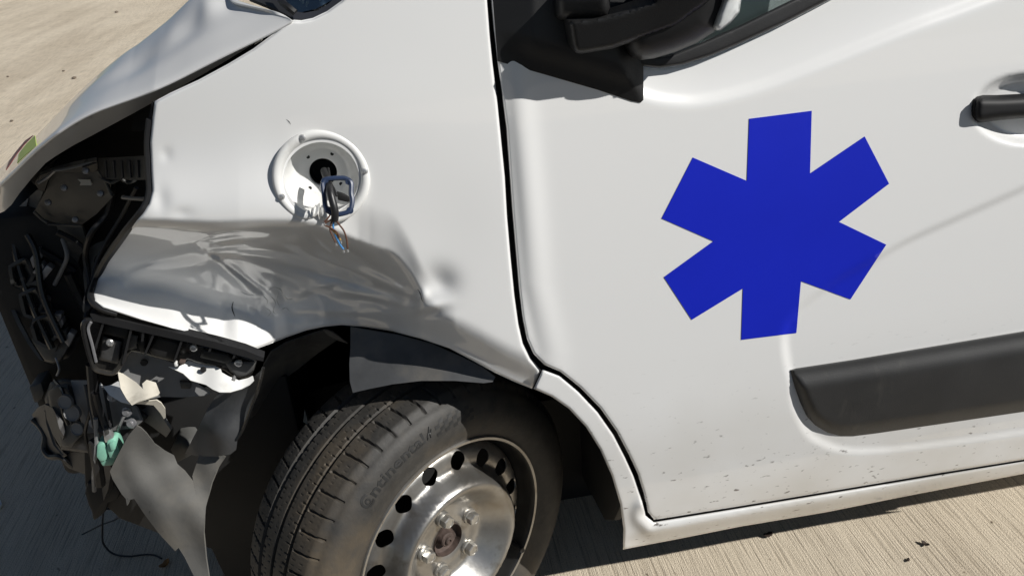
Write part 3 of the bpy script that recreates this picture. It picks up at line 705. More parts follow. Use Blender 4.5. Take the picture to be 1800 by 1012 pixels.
mod = pan.modifiers.new('thick', 'SOLIDIFY'); mod.thickness = .0016; mod.offset = 0
def disc_screw(name, P, N, r, parent, m, mh):
    N = np.asarray(N)/np.linalg.norm(N)
    return lathe(name, [(.0001, .0028), (r*.28, .0028), (r*.32, .0018), (r*.4, .0030), (r*.75, .0026), (r, .0008), (r, -.002)], m, parent, P, N, na=20)
for a in (105, 2, 197, 300):
    c_, s2 = math.cos(R(a)), math.sin(R(a))
    if a == 300: continue
    disc_screw('screw', lp(.0605*c_, .0605*s2, .0056), LN, .0048, lamp, M['silver'], None)
for a in (55, 125, 222, 318):
    c_, s2 = math.cos(R(a)), math.sin(R(a))
    lathe('screw_hole', [(.0001, .0004), (.0026, .0004), (.0028, -.0004)], M['engine'], lamp, lp(.030*c_, .030*s2, -.0462), LN, na=14)
lathe('recess_tube', [(.0206, 0), (.0206, -.05), (.0001, -.05)], M['engine'], lamp, lp(0, 0, -.0478), LN, na=40)
# gasket frame hanging in front, cable and bare wires
gk = [(567, 322), (571, 316), (580, 314), (600, 313), (610, 315), (617, 322), (617, 340), (619, 350), (618, 362), (614, 371), (604, 375), (590, 377), (578, 372), (572, 362), (570, 345)]
gy = lambda u, v: -.006-.0004*(v-315)
ptube('gasket_frame', [(u, v, gy(u, v)) for u, v in gk+gk[:1]], .0034, M['gasket'], lamp, seg=8, smooth=4)
for u, v in ((571, 318), (613, 319), (615, 370), (577, 369)):
    lathe('gasket_eyelet', [(.0016, .002), (.0046, .002), (.005, 0), (.0046, -.002), (.0016, -.002), (.0016, .002)], M['gasket'], lamp, at_y(np.array([[u, v]]), np.array([gy(u, v)]))[0], LN, na=14)
ptube('supply_cable', [(570, 300, .04), (576, 318, .005), (580, 335, -.02), (585, 355, -.03), (589, 372, -.034), (588, 388, -.034)], .0052, M['cable'], lamp, seg=10)
ptube('supply_cable', [(577, 296, .04), (582, 322, 0), (588, 334, -.012), (592, 345, -.02)], .0018, M['cable'], lamp, seg=8)
pprism('torn_rubber', [(592, 338), (602, 341), (622, 352), (612, 356), (594, 352)], .02, .006, M['engine'], lamp, .001)
W = [('brown_wire', 'wbrown', [(588, 384, -.034), (594, 392, -.038), (604, 405, -.042), (609, 420, -.043), (611, 437, -.044)], .0012),
     ('brown_wire', 'wbrown', [(586, 384, -.034), (570, 394, -.035), (580, 400, -.037), (592, 408, -.04), (597, 418, -.042)], .0012),
     ('brown_wire', 'wbrown', [(580, 378, -.034), (576, 384, -.036), (570, 390, -.037)], .0012),
     ('brown_wire', 'wbrown', [(584, 386, -.034), (580, 402, -.037), (585, 416, -.04), (590, 426, -.042)], .0012),
     ('blue_wire', 'wblue', [(587, 388, -.034), (586, 400, -.036), (592, 418, -.04), (598, 430, -.042), (604, 438, -.043)], .0013),
     ('copper_wire', 'wyel', [(584, 388, -.034), (581, 400, -.036), (590, 410, -.039), (599, 422, -.042)], .0011)]
for nme, mm, pts, r in W: ptube(nme, pts, r, M[mm], lamp, seg=7)
for u, v, y in ((611, 439, -.044), (604, 440, -.043), (591, 428, -.042), (570, 392, -.037), (599, 424, -.042)):
    ptube('wire_end', [(u, v, y), (u+.8, v+4, y)], .0011, M['silver'], lamp, seg=6, smooth=0)

# ---- wheel
WC = np.array([0, .073, .32]); WN = np.array([.588, -.809, 0]); W1 = np.array([.809, .588, 0]); W2 = np.array([0, 0, 1.])
def wp(r, a, h): return WC+WN*h+r*(math.cos(a)*W1+math.sin(a)*W2)
wheel = empty('front_wheel', (0, 0, 0), VAN)
def wlathe(name, prof, m, na=180, sharp=35, close=False):
    V = [wp(r, 2*math.pi*k/na, h) for r, h in prof for k in range(na)]
    F = lathe_faces(len(prof), na)
    return pydata(name, V, F, m, wheel, sharp)
def tyre():
    na = 1080
    # section from the outer bead over the tread to the inner bead: (radius, offset)
    sec = [(.212, -.002), (.222, .002), (.236, .008), (.250, .0115), (.262, .0125), (.275, .011), (.287, .007), (.297, .002), (.3045, -.004), (.3060, -.0065), (.310, -.010), (.3145, -.0145)]
    tw = np.arange(-.018, -.182, -.0022)
    crown = .325-.0075*((np.abs(tw+.1)/.082)**3.2)
    sec = sec+list(zip(crown, tw))+[(.3145, -.186), (.300, -.198), (.262, -.2125), (.222, -.202), (.212, -.198)]
    S = np.array(sec); ns = len(S); A = 2*np.pi*np.arange(na)/na
    r = np.repeat(S[:, 0][:, None], na, 1); h = np.repeat(S[:, 1][:, None], na, 1)
    arc = A*.325; pitch = 2*np.pi*.325/58
    onT = (S[:, 1] <= -.010) & (S[:, 1] >= -.186) & (S[:, 0] > .305)
    d = np.zeros_like(r)
    for g, w, dp in ((-.062, .0042, .0065), (-.100, .0040, .0065), (-.138, .0042, .0065)):
        e = np.abs(S[:, 1]-g); d = np.maximum(d, (dp*sstep(w, w*.55, e))[:, None]*np.ones_like(A))
    # shoulder cuts, slanting a little; sipes as short dashes
    ph = (arc[None, :]+.10*(S[:, 1][:, None]+.02)) % pitch
    cut = np.minimum(ph, pitch-ph); sh = ((S[:, 1] > -.055) & (S[:, 0] > .3058)) [:, None]
    d = np.maximum(d, np.where(sh, .005*sstep(.0026, .0012, cut), 0))
    ph2 = (arc[None, :]-.2*(S[:, 1][:, None])) % pitch; cut2 = np.minimum(ph2, pitch-ph2); sh2 = (S[:, 1] < -.145)[:, None] & onT[:, None]
    d = np.maximum(d, np.where(sh2, .005*sstep(.0024, .001, cut2), 0))
    q = (arc[None, :] % (pitch/4)); sp = np.minimum(q, pitch/4-q); row = (np.floor((-S[:, 1][:, None])/.0088)+np.floor(arc[None, :]/(pitch/4))) % 2 == 0
    rib = (onT & ~((S[:, 1] > -.024)))[:, None]
    d = np.maximum(d, np.where(rib & row & (np.abs(((-S[:, 1][:, None]) % .0088)-.0044) < .0034), .0012*sstep(.0011, .0004, sp), 0))
    # notches on the edges of the centre ribs
    q3 = (arc[None, :] % (pitch/2)); n3 = np.minimum(q3, pitch/2-q3)
    for g in (-.070, -.131):
        d = np.maximum(d, np.where((np.abs(S[:, 1]-g) < .0045)[:, None], .003*sstep(.0018, .0008, n3), 0))
    d = np.where(onT[:, None], d, 0)
    # rim protector rib and fine moulded rings on the sidewall
    rr = r-d
    hh = h+np.where(np.abs(r-.2975) < .001, .0012, 0)
    P = WC+WN*hh[..., None]+rr[..., None]*(np.cos(A)[None, :, None]*W1+np.sin(A)[None, :, None]*W2)
    # flat where it stands on the ground
    P[..., 2] = np.maximum(P[..., 2], .0015)
    V = P.reshape(-1, 3)
    me = bpy.data.meshes.new('tyre'); F = lathe_faces(ns, na)
    me.from_pydata(V.tolist(), [], F); me.update(); me.shade_smooth(); me.set_sharp_from_angle(angle=R(32))
    bm = bmesh.new(); bm.from_mesh(me); bmesh.ops.recalc_face_normals(bm, faces=bm.faces); bm.to_mesh(me); bm.free()
    return link('tyre', me, M['tyre'], wheel)
tyre()
# moulded lettering bent round the sidewall
def lettering(txt, a0, a1, rad, size):
    cu = bpy.data.curves.new('lettering', 'FONT'); cu.body = txt; cu.size = 1; cu.extrude = .02; cu.resolution_u = 4; cu.offset = .018
    ob = bpy.data.objects.new('tmp', cu); COL.objects.link(ob); dg = bpy.context.evaluated_depsgraph_get()
    me = bpy.data.meshes.new_from_object(ob.evaluated_get(dg)); bpy.data.objects.remove(ob)
    co = np.array([tuple(v.co) for v in me.vertices]); w = co[:, 0].max()
    for v, c in zip(me.vertices, co):
        t = c[0]/w; a = R(a0+(a1-a0)*t); r = rad+(c[1]-.33)*size+.0*c[0]
        hgt = np.interp(r, [.236, .250, .262, .275, .287, .297, .3045], [.008, .0115, .0125, .011, .007, .002, -.004])
        v.co = Vector(wp(r, a, hgt+.0004+(.0005 if c[2] > 0 else -.0008)))
    me.name = 'sidewall_lettering'
    return link('sidewall_lettering', me, M['letter'], wheel)
lettering('C', 128.8, 124.6, .279, .034)
lettering('o', 127.4, 125.2, .2805, .024)
lettering('ntinental', 124.2, 97.8, .279, .027)
# prancing mark beside the word, as a few curved strokes
for st in ([(96.6, .276), (95.8, .281), (95.0, .279), (94.2, .285)], [(95.6, .281), (95.0, .286), (94.4, .290)], [(96.4, .276), (96.9, .272)], [(95.2, .279), (95.3, .272)]):
    pts = [wp(r, R(a), np.interp(r, [.262, .275, .287, .297], [.0125, .011, .007, .002])+.0006) for a, r in st]
    tube('sidewall_mark', pts, .0014, M['letter'], wheel, seg=6, smooth=3)
# checker block of the sidewall after the word
V, F = [], []
for i in range(9):
    for j in range(4):
        if (i+j) % 2: continue
        a0 = 92.5-i*2.0; r0 = .264+j*.0066
        b = len(V)
        for (a, r) in ((a0, r0), (a0-2.0, r0+.0015), (a0-2.0, r0+.0081), (a0, r0+.0066)):
            hg = np.interp(r, [.250, .262, .275, .287, .297], [.0115, .0125, .011, .007, .002]); V.append(wp(r, R(a), hg+.0006))
        F.append((b, b+1, b+2, b+3))
me = bpy.data.meshes.new('sidewall_checker'); me.from_pydata([tuple(v) for v in V], [], F); me.update(); link('sidewall_checker', me, M['letter'], wheel)
# steel rim
rim = wlathe('rim', [(.2175, -.004), (.2185, .001), (.2165, .004), (.2125, .0035), (.2100, .000), (.2085, -.008), (.2065, -.020), (.2040, -.032), (.1985, -.040), (.1965, -.050), (.196, -.12), (.204, -.15), (.218, -.19)], M['rimshade'], na=200, sharp=50)
wlathe('rim_flange', [(.2120, .0040), (.2170, .0048), (.2192, .0015), (.2182, -.004)], M['steel'], na=200, sharp=60)
def rim_disc():
    nh = 16; a0 = 74.5
    def circ(r, n, off=0): return np.array([(r*math.cos(2*math.pi*k/n+off), r*math.sin(2*math.pi*k/n+off)) for k in range(n)])
    holes = [circ(.0172, 24)+.169*np.array([math.cos(R(a0+22.5*k)), math.sin(R(a0+22.5*k))]) for k in range(nh)]
    # disc from the hub bore out to the rim well
    out = circ(.1970, 120); bore = circ(.0335, 48)
    v, F = tri2d(out, .0062, holes+[bore])
    rr = np.hypot(*v.T)
    hgt = smooth_interp(rr, [.030, .0335, .040, .074, .078, .083, .092, .104, .116, .125, .132, .138, .144, .150, .169, .187, .193, .198],
                        [-.028, -.023, -.020, -.020, -.0195, -.017, -.008, .004, .016, .0225, .0240, .0205, .0050, -.009, -.0165, -.023, -.030, -.040])
    pos = WC+WN*hgt[:, None]+v[:, 0:1]*W1+v[:, 1:2]*W2
    return shell('rim_disc', pos, F, M['steel'], wheel, .0022, sharp=60)
rim_disc()
wlathe('rim_back', [(.190, -.07), (.10, -.085), (.001, -.085)], M['engine'], na=60)
# hub, bore and bolts
wlathe('hub', [(.0332, -.019), (.0332, -.024), (.0320, -.032), (.026, -.036), (.0165, -.037), (.0160, -.030), (.0150, -.028), (.0145, -.022), (.0125, -.020), (.0085, -.0195), (.0080, -.016), (.0065, -.0145), (.0035, -.0145), (.0030, -.018), (.0001, -.018)], M['rust'], na=60)
for k in range(5):
    a = R(24.5-72*k); P = wp(.059, a, -.0195)
    # washer + tapered collar + hexagon head
    na = 24; V = []; F = []
    prof = [(.0150, 0, 0), (.0155, .004, 0), (.0145, .007, 0), (.0122, .0078, 0), (.0108, .0080, 1), (.0108, .0195, 1), (.0096, .0215, 1), (.0080, .0218, 0), (.0074, .0210, 0), (.0001, .0210, 0)]
    for r, h, hexa in prof:
        for j in range(na):
            an = 2*math.pi*j/na
            q = r*(1/max(math.cos(((an+math.pi/6) % (math.pi/3))-math.pi/6), .8)) if hexa else r
            V.append(P+WN*h+q*(math.cos(an+k)*W1+math.sin(an+k)*W2))
    pydata('wheel_bolt', V, lathe_faces(len(prof), na), M['bolt'], wheel, 25)
# valve stem at the lower right of the rim
tube('valve_stem', [wp(.200, R(-38), -.02), wp(.196, R(-38), .0), wp(.193, R(-38), .016)], .0055, M['black'], wheel, seg=12, smooth=2)

# ---- wheel arch liner: inner tunnel and hanging flaps
V, F = [], []; na = 40; ny = 12
for i in range(na+1):
    a = R(-28+i*236/na); r = .44-.02*math.sin(a)
    for j in range(ny+1):
        V.append((.035+r*math.cos(a)*1.0, .17+.34*j/ny, .42+r*math.sin(a)*.98))
for i in range(na):
    a = R(-28+(i+.5)*236/na)
    for j in range(ny):
        if math.degrees(a) > 112 and j < 9: continue
        F.append((i*(ny+1)+j, i*(ny+1)+j+1, (i+1)*(ny+1)+j+1, (i+1)*(ny+1)+j))
al = pydata('arch_liner', V, F, M['engine'], VAN, 50)
mod = al.modifiers.new('thick', 'SOLIDIFY'); mod.thickness = .003
sheet('arch_wall', [(440, 600), (560, 560), (900, 560), (1110, 800), (1110, 1000), (960, 1012), (900, 700), (640, 660), (500, 700)], .50, M['engine'], VAN, thick=.01, step=40)
sheet('liner_flap', [(616, 574), (640, 578), (700, 588), (760, 604), (810, 626), (850, 646), (871, 662), (866, 671), (850, 673), (800, 669), (740, 669), (690, 675), (650, 683), (620, 690), (615, 670), (614, 640), (616, 610)],
      [(616, 580, .135), (615, 688, .085), (700, 600, .105), (700, 675, .062), (800, 640, .062), (870, 668, .04)], M['flapdark'], VAN, thick=.003, step=8, edge=6)
sheet('liner_flap', [(612, 604), (600, 596), (585, 584), (572, 580), (540, 590), (505, 602), (478, 618), (465, 640), (455, 690), (430, 740), (438, 736), (470, 716), (492, 700), (502, 680), (500, 665), (520, 652), (560, 620), (592, 598)],
      [(612, 604, .24), (572, 582, .21), (465, 640, .22), (432, 738, .26), (500, 690, .30), (560, 615, .28)], M['liner'], VAN, thick=.003, step=8, edge=6)
sheet('torn_edge', [(568, 580), (580, 582), (594, 590), (611, 604), (600, 600), (586, 594), (576, 589)], [(568, 580, .205), (611, 604, .225), (586, 592, .215)], M['flap'], VAN, thick=.002, step=5)
sheet('splash_flap', [(462, 648), (458, 668), (450, 695), (440, 720), (430, 750), (418, 768), (415, 790), (405, 798), (380, 802), (350, 801), (325, 797), (338, 772), (352, 745), (368, 712), (384, 690), (420, 680), (448, 660)],
      [(462, 648, .12), (430, 750, .13), (405, 798, .13), (325, 797, .20), (368, 712, .17), (380, 760, .13)], M['flapdark'], VAN, thick=.003, step=7, edge=6, spur=lambda uv: .004*np.sin((uv[:, 0]*.8+uv[:, 1]*.35)/14.)*sstep(0, 30, dist_poly(uv, np.array([(462, 648), (415, 800)], float), False)))
ptube('flap_edge', [(463, 646, .118), (455, 680, .12), (444, 710, .12), (428, 752, .125), (416, 772, .125)], .003, M['gloss'], VAN, seg=6)
# large pale grey torn liner hanging to the ground
sheet('torn_liner', [(240, 748), (226, 765), (212, 790), (193, 828), (198, 842), (214, 868), (221, 876), (223, 888), (228, 878), (236, 876), (250, 898), (280, 938), (308, 968), (314, 962), (324, 978), (346, 1022), (366, 1060), (370, 1030), (362, 980), (358, 935), (362, 890), (372, 848), (384, 820), (396, 802), (380, 796), (350, 800), (338, 836), (345, 872), (340, 845), (325, 826), (312, 815), (306, 800), (290, 792), (272, 780), (258, 762), (248, 752)],
      [(240, 748, .16), (193, 828, .17), (223, 880, .155), (308, 968, .115), (366, 1050, .06), (358, 935, .10), (396, 804, .15), (310, 812, .18), (290, 880, .12)], M['flap'], VAN, thick=.003, step=7, edge=6,
      spur=lambda uv: .0022*np.sin((uv[:, 0]*.75-uv[:, 1]*.42)/8.5)*sstep(0, 25, dist_poly(uv, np.array([(240, 748), (193, 828), (223, 880)], float), False)))
prism('arch_shade_panel', [(.335, y, z) for y, z in ((.12, .31), (.19, .20), (.28, .12), (.50, .06), (.50, .70), (.12, .70))], (.016, 0, 0), M['engine'], VAN, .003)  # dark panel added to black out the lit ground behind the wheel
# suspension arm and bits behind the flap
ptube('suspension_arm', [(455, 690, .55), (500, 725, .52), (532, 752, .48)], .012, M['engine'], VAN, smooth=0)
ptube('suspension_arm', [(430, 745, .6), (480, 742, .58), (540, 762, .5)], .010, M['engine'], VAN, smooth=0)

# ---- bumper bracket under the fender edge
BY = lambda u: np.interp(u, [140, 250, 350, 470], [.150, .135, .125, .115])
br = sheet('bumper_bracket', [(147, 562), (158, 559), (180, 560), (205, 566), (232, 576), (262, 584), (300, 594), (345, 605), (388, 613), (420, 622), (452, 634), (448, 648), (440, 664), (425, 666), (408, 662), (395, 652), (380, 646), (345, 638), (330, 632), (318, 640), (306, 636), (270, 628), (252, 622), (232, 618), (222, 628), (212, 648), (200, 656), (180, 655), (164, 646), (158, 630), (150, 604), (143, 580)],
            lambda uv: BY(uv[:, 0])+.012, M['gloss'], VAN, thick=.003, step=6, edge=5, roll=4, roll_mm=4)
# top rail
sheet('top_rail', [(158, 552), (166, 551), (210, 562), (260, 574), (320, 587), (380, 601), (430, 615), (464, 629), (463, 635), (440, 630), (380, 613), (320, 599), (260, 586), (205, 574), (164, 564)], lambda uv: BY(uv[:, 0])-.018, M['black'], br, thick=.018, step=6, edge=5, thick_dir=(0, 1, .1))
# pockets: recessed boxes between upright ribs
def rib(uv0, uv1, w=.004, proud=.016):
    a, b = np.array(uv0, float), np.array(uv1, float); L = resample(np.vstack([a, b]), 6, closed=False)
    y = BY(L[:, 0]); A_ = at_y(L, y+.014); B_ = at_y(L, y-proud); n = len(L); e = np.array([w, 0, 0])
    V = np.vstack([A_-e/2, A_+e/2, B_+e/2, B_-e/2]); F = [(k*n+i, k*n+i+1, ((k+1) % 4)*n+i+1, ((k+1) % 4)*n+i) for i in range(n-1) for k in range(4)]
    F += [(0, n, 2*n, 3*n), (n-1, 4*n-1, 3*n-1, 2*n-1)]
    return pydata('rib', V, F, M['black'], br, 30)
for a, b in (((182, 566), (160, 636)), ((231, 577), (216, 640)), ((252, 582), (250, 600)), ((272, 583), (254, 624)), ((321, 595), (306, 636)), ((372, 606), (368, 618)), ((414, 620), (410, 630))): rib(a, b)
for poly in ([(184, 566), (230, 577), (224, 596), (178, 586)], [(274, 590), (318, 602), (314, 616), (306, 634), (268, 624), (262, 616)], [(356, 612), (402, 622), (412, 632), (400, 640), (352, 628)], [(240, 600), (258, 590), (256, 618), (248, 620)]):
    sheet('pocket', poly, lambda uv: BY(uv[:, 0])+.002, M['engine'], br, thick=.004, step=7, roll=4, roll_mm=6)
for poly in ([(180, 590), (214, 600), (208, 640), (174, 632)], [(226, 584), (243, 590), (240, 612), (222, 616)], [(394, 634), (450, 636), (446, 650), (432, 660), (418, 664), (404, 652)]):
    sheet('bracket_face', poly, lambda uv: BY(uv[:, 0])+.004, M['liner'], br, thick=.004, step=7, roll=5, roll_mm=4)
ptube('bracket_lip', [(163, 560, .134), (152, 564, .132), (147, 574, .131), (152, 602, .131), (160, 632, .131), (168, 648, .131), (182, 653, .131), (198, 655, .131), (208, 646, .131), (222, 622, .131)], .0045, M['gloss'], br, seg=8)
ptube('bracket_lip', [(160, 566, .128), (155, 578, .128), (162, 606, .128), (169, 636, .128)], .0024, M['chrome'], br, seg=6)
for u, v in ((193, 602), (340, 611), (419, 638)):
    disc_screw('rivet', at_y(np.array([[u, v]]), np.array([BY(u)-.001]))[0], (0, -1, .12), .0062, br, M['silver'], None)
# white and grey sheet metal under the bracket
gm = sheet('radiator_support', [(210, 626), (236, 618), (262, 624), (306, 638), (330, 650), (344, 664), (350, 676), (372, 690), (360, 695), (320, 698), (285, 697), (268, 700), (240, 700), (225, 690), (214, 668), (206, 652)], lambda uv: np.interp(uv[:, 1], [615, 700], [.185, .165]), M['greymetal'], VAN, thick=.002, step=7, edge=5)
wm = sheet('white_bracket', [(296, 644), (310, 646), (322, 640), (336, 629), (350, 632), (372, 640), (388, 648), (390, 654), (402, 661), (420, 668), (436, 664), (444, 660), (446, 668), (438, 676), (425, 683), (405, 689), (386, 689), (374, 684), (362, 676), (345, 671), (335, 668), (322, 656)],
          lambda uv: .150-.0009*(uv[:, 1]-630)+.004*np.sin(uv[:, 0]/13.), M['wmetal'], VAN, thick=.002, step=5, edge=4)
lathe('bolt_hole', [(.0001, .002), (.0042, .002), (.005, -.002)], M['engine'], wm, at_y(np.array([[357, 650]]), np.array([.128]))[0], (0, -1, .2), na=16)
lathe('bolt_hole', [(.0001, .002), (.0055, .002), (.006, -.002)], M['engine'], gm, at_y(np.array([[253, 637]]), np.array([.172]))[0], (0, -1, .2), na=16)
pprism('metal_clip', [(401, 672), (410, 664), (414, 668), (412, 675), (404, 679)], .115, .012, M['greymetal'], wm, .002)
pprism('metal_clip', [(314, 635), (326, 636), (324, 641), (316, 642)], .118, .01, M['rust'], wm, .002)
pprism('metal_clip', [(305, 638), (310, 636), (313, 644), (307, 646)], .120, .008, M['wmetal'], wm, .002)
pprism('metal_clip', [(315, 671), (336, 672), (335, 684), (318, 684)], .160, .008, M['engine2'], gm, .002)
cm = sheet('torn_panel', [(207, 653), (216, 656), (240, 672), (252, 684), (250, 674), (258, 667), (274, 672), (281, 690), (278, 694), (260, 700), (240, 706), (231, 711), (222, 700), (212, 682)], lambda uv: .155-.0012*(uv[:, 1]-655)+.004*np.sin(uv[:, 0]/11.), M['primer'], VAN, thick=.002, step=5, edge=4)
sheet('torn_panel', [(229, 709), (250, 706), (275, 703), (283, 708), (290, 718), (291, 734), (288, 736), (282, 726), (270, 712), (250, 710)], lambda uv: .130+.0006*(uv[:, 1]-700), M['primer'], VAN, thick=.002, step=5, edge=4)
sheet('torn_panel', [(176, 672), (178, 680), (196, 676), (210, 668), (222, 702), (228, 710), (212, 706), (192, 694)], [(176, 676, .19), (228, 710, .13), (205, 670, .18)], M['wmetal'], VAN, thick=.002, step=5, edge=4)
# headlamp ring and hose behind the torn panels
sheet('lamp_reflector', [(300, 737), (318, 732), (338, 725), (330, 740), (318, 748), (306, 752)], [(300, 737, .30), (338, 725, .30), (318, 750, .32)], M['primer'], VAN, thick=.006, step=6)
for kx in range(7):
    ptube('reflector_rib', [(311+3.2*kx, 744-1.8*kx, .292), (314+3.2*kx, 738-1.8*kx, .292)], .0014, M['engine'], VAN, seg=5, smooth=0)
sheet('hose_cover', [(286, 700), (330, 690), (380, 690), (384, 720), (350, 760), (325, 795), (300, 790), (290, 760)], [(286, 700, .36), (380, 690, .36), (325, 795, .34), (335, 730, .33)], M['engine2'], VAN, thick=.01, step=10)
sheet('air_duct', [(318, 752), (342, 748), (352, 762), (335, 800), (312, 812), (300, 790)], [(318, 752, .27), (352, 762, .26), (312, 812, .25), (328, 780, .235)], M['engine2'], VAN, thick=.01, step=7)
sheet('air_duct', [(262, 712), (282, 716), (288, 738), (300, 756), (292, 768), (268, 750), (250, 738), (240, 726)], [(262, 712, .25), (288, 738, .22), (292, 768, .24), (250, 738, .26)], M['greymetal'], VAN, thick=.006, step=7)

# ---- crash box and lower grille pieces
cb = sheet('crash_box', [(88, 672), (110, 664), (150, 668), (175, 676), (196, 690), (230, 708), (262, 730), (250, 745), (235, 755), (212, 785), (190, 800), (150, 796), (108, 790), (96, 760), (86, 735), (78, 700)], [(88, 672, .34), (262, 730, .24), (190, 800, .24), (100, 790, .30), (150, 730, .28)], M['darkmetal'], VAN, thick=.02, step=9, roll=6, roll_mm=10)
sheet('mounting_plate', [(84, 688), (100, 676), (118, 674), (136, 720), (146, 762), (126, 786), (108, 784), (98, 750), (88, 720)], [(84, 688, .30), (136, 720, .27), (126, 786, .26), (98, 750, .29)], M['engine2'], cb, thick=.015, step=8, roll=5, roll_mm=8)
for u, v, r in ((115, 706, .013), (127, 725, .015), (136, 753, .012)):
    lathe('plate_hole', [(.0001, .001), (r*.85, .001), (r, .003), (r*1.05, -.004)], M['greymetal'], cb, at_y(np.array([[u, v]]), np.array([.252]))[0], (-.2, -1, .3), na=24)
sheet('crash_panel', [(124, 668), (150, 668), (190, 680), (210, 690), (240, 716), (250, 740), (236, 752), (205, 756), (165, 760), (148, 762), (136, 716)], [(124, 668, .30), (250, 740, .21), (148, 762, .25), (190, 690, .25)], M['greymetal'], cb, thick=.004, step=9)
pprism('tow_bracket', [(50, 680), (72, 672), (78, 690), (74, 702), (60, 710)], .36, .05, M['engine2'], VAN, .004)
sheet('broken_frame', [(56, 728), (66, 716), (78, 710), (86, 722), (88, 742), (100, 778), (118, 800), (112, 804), (92, 803), (80, 800), (78, 788), (82, 770), (72, 752), (62, 742)], [(56, 728, .40), (86, 722, .34), (112, 804, .30), (78, 795, .36)], M['darkmetal'], VAN, thick=.008, step=7, roll=4, roll_mm=6)
ptube('broken_frame', [(58, 737, .39), (70, 748, .38), (80, 766, .36), (78, 788, .35), (88, 802, .33), (108, 803, .31), (130, 818, .31), (158, 832, .30)], .006, M['black'], VAN, seg=8)
sheet('plastic_tongue', [(98, 728), (110, 742), (114, 758), (112, 766), (104, 752)], .25, M['silver'], cb, thick=.003, step=5)
sheet('plastic_tongue', [(78, 710), (92, 716), (104, 738), (112, 768), (106, 786), (92, 762), (82, 736)], [(78, 710, .32), (112, 768, .27), (92, 762, .31)], M['engine2'], cb, thick=.006, step=6)
sheet('lower_tray', [(108, 792), (150, 796), (185, 792), (196, 824), (190, 860), (182, 880), (172, 836), (150, 834), (120, 822), (104, 806)], [(108, 792, .32), (196, 824, .24), (182, 880, .26)], M['darkmetal'], VAN, thick=.01, step=9)
for pts, r, m in (([(96, 668, .33), (112, 690, .27), (110, 720, .26), (120, 746, .26)], .003, 'cable'), ([(150, 676, .25), (158, 720, .23), (150, 760, .24), (160, 800, .24)], .0035, 'cable'),
                  ([(228, 716, .20), (214, 738, .20), (206, 762, .21), (212, 782, .21)], .003, 'greymetal'), ([(98, 628, .33), (104, 648, .32), (100, 660, .32)], .0022, 'chrome')):
    ptube('loose_wire', pts, r, M[m], cb, seg=6)
for u, v, y in ((196, 698, .205), (222, 724, .20), (164, 744, .225), (188, 786, .225), (230, 744, .205)):
    lathe('crash_bolt', [(.0001, .005), (.005, .005), (.0055, .0005), (.009, 0), (.009, -.004)], M['chrome'], cb, at_y(np.array([[u, v]], float), np.array([y]))[0], (-.25, -1, .3), na=12)
for a, b in (((150, 676), (166, 752)), ((184, 684), (196, 750)), ((214, 700), (220, 748))):
    ptube('stiffener', [(a[0], a[1], .245), (b[0], b[1], .218)], .0035, M['darkmetal'], cb, seg=6, smooth=0)
# dangling lump with cable
lump = pprism('hanging_bracket', [(148, 868), (152, 850), (172, 846), (200, 850), (212, 866), (206, 880), (190, 884), (186, 900), (172, 912), (163, 918), (160, 900), (154, 888)], .26, .05, M['engine'], VAN, .006)
hw = empty('wiring_harness', (0, 0, 0), VAN)
ptube('cable', [(161, 640, .21), (163, 665, .21), (166, 700, .21), (172, 730, .21), (178, 752, .20), (186, 758, .20)], .009, M['seal'], hw, seg=8)
ptube('cable', [(168, 690, .20), (174, 715, .20), (184, 745, .195), (188, 756, .19)], .006, M['cable'], hw, seg=8)
ptube('cable', [(168, 735, .195), (170, 770, .195), (168, 800, .195), (165, 835, .21), (166, 862, .22)], .004, M['greymetal'], hw, seg=7)
ptube('cable', [(166, 775, .20), (170, 810, .205), (176, 850, .22)], .010, M['seal'], hw, seg=8)
pprism('connector_plug', [(180, 757), (190, 754), (199, 769), (197, 777), (184, 778)], .185, .012, M['silver'], hw, .002)
pprism('connector_latch', [(182, 755), (188, 752), (191, 763), (185, 766)], .178, .006, M['engine2'], hw, .001)
cn = [([(170, 782), (181, 777), (188, 786), (190, 800), (186, 810), (176, 812), (169, 803)], .186), ([(187, 776), (197, 772), (204, 774), (211, 794), (204, 806), (192, 806), (188, 792)], .182), ([(172, 806), (190, 802), (206, 802), (198, 818), (180, 820)], .192)]
for poly, y in cn: pprism('connector', poly, y, .03, M['green'], hw, .003)
pprism('connector_ridge', [(191, 780), (199, 777), (203, 790), (195, 793)], .177, .008, M['green'], hw, .002)
# loose cables trailing to the ground
G0 = at_z(np.array([[290, 985]]))[0]
gp = [at_y(np.array([[186, 880]]), np.array([.27]))[0]]
for u, v, z in ((181, 905, .16), (180, 935, .08), (182, 955, .03), (198, 972, .006), (225, 977, .005), (255, 974, .005), (272, 975, .005), (284, 981, .005)): gp.append(at_z(np.array([[u, v]]), z)[0])
tube('loose_cable', gp, .0024, M['cable'], VAN, seg=7)
tube('loose_cable', [at_z(np.array([[u, v]]), z)[0] for u, v, z in ((144, 939, .01), (160, 931, .02), (180, 921, .05), (200, 914, .09), (212, 907, .13))], .002, M['cable'], VAN, seg=6)
tube('loose_cable', [at_z(np.array([[u, v]]), z)[0] for u, v, z in ((188, 893, .22), (205, 892, .2), (214, 888, .2), (222, 878, .22))], .0035, M['cable'], VAN, seg=6)
tube('loose_cable', [at_z(np.array([[u, v]]), z)[0] for u, v, z in ((192, 893, .2), (208, 892, .17), (218, 894, .15), (221, 900, .14))], .002, M['cable'], VAN, seg=6)

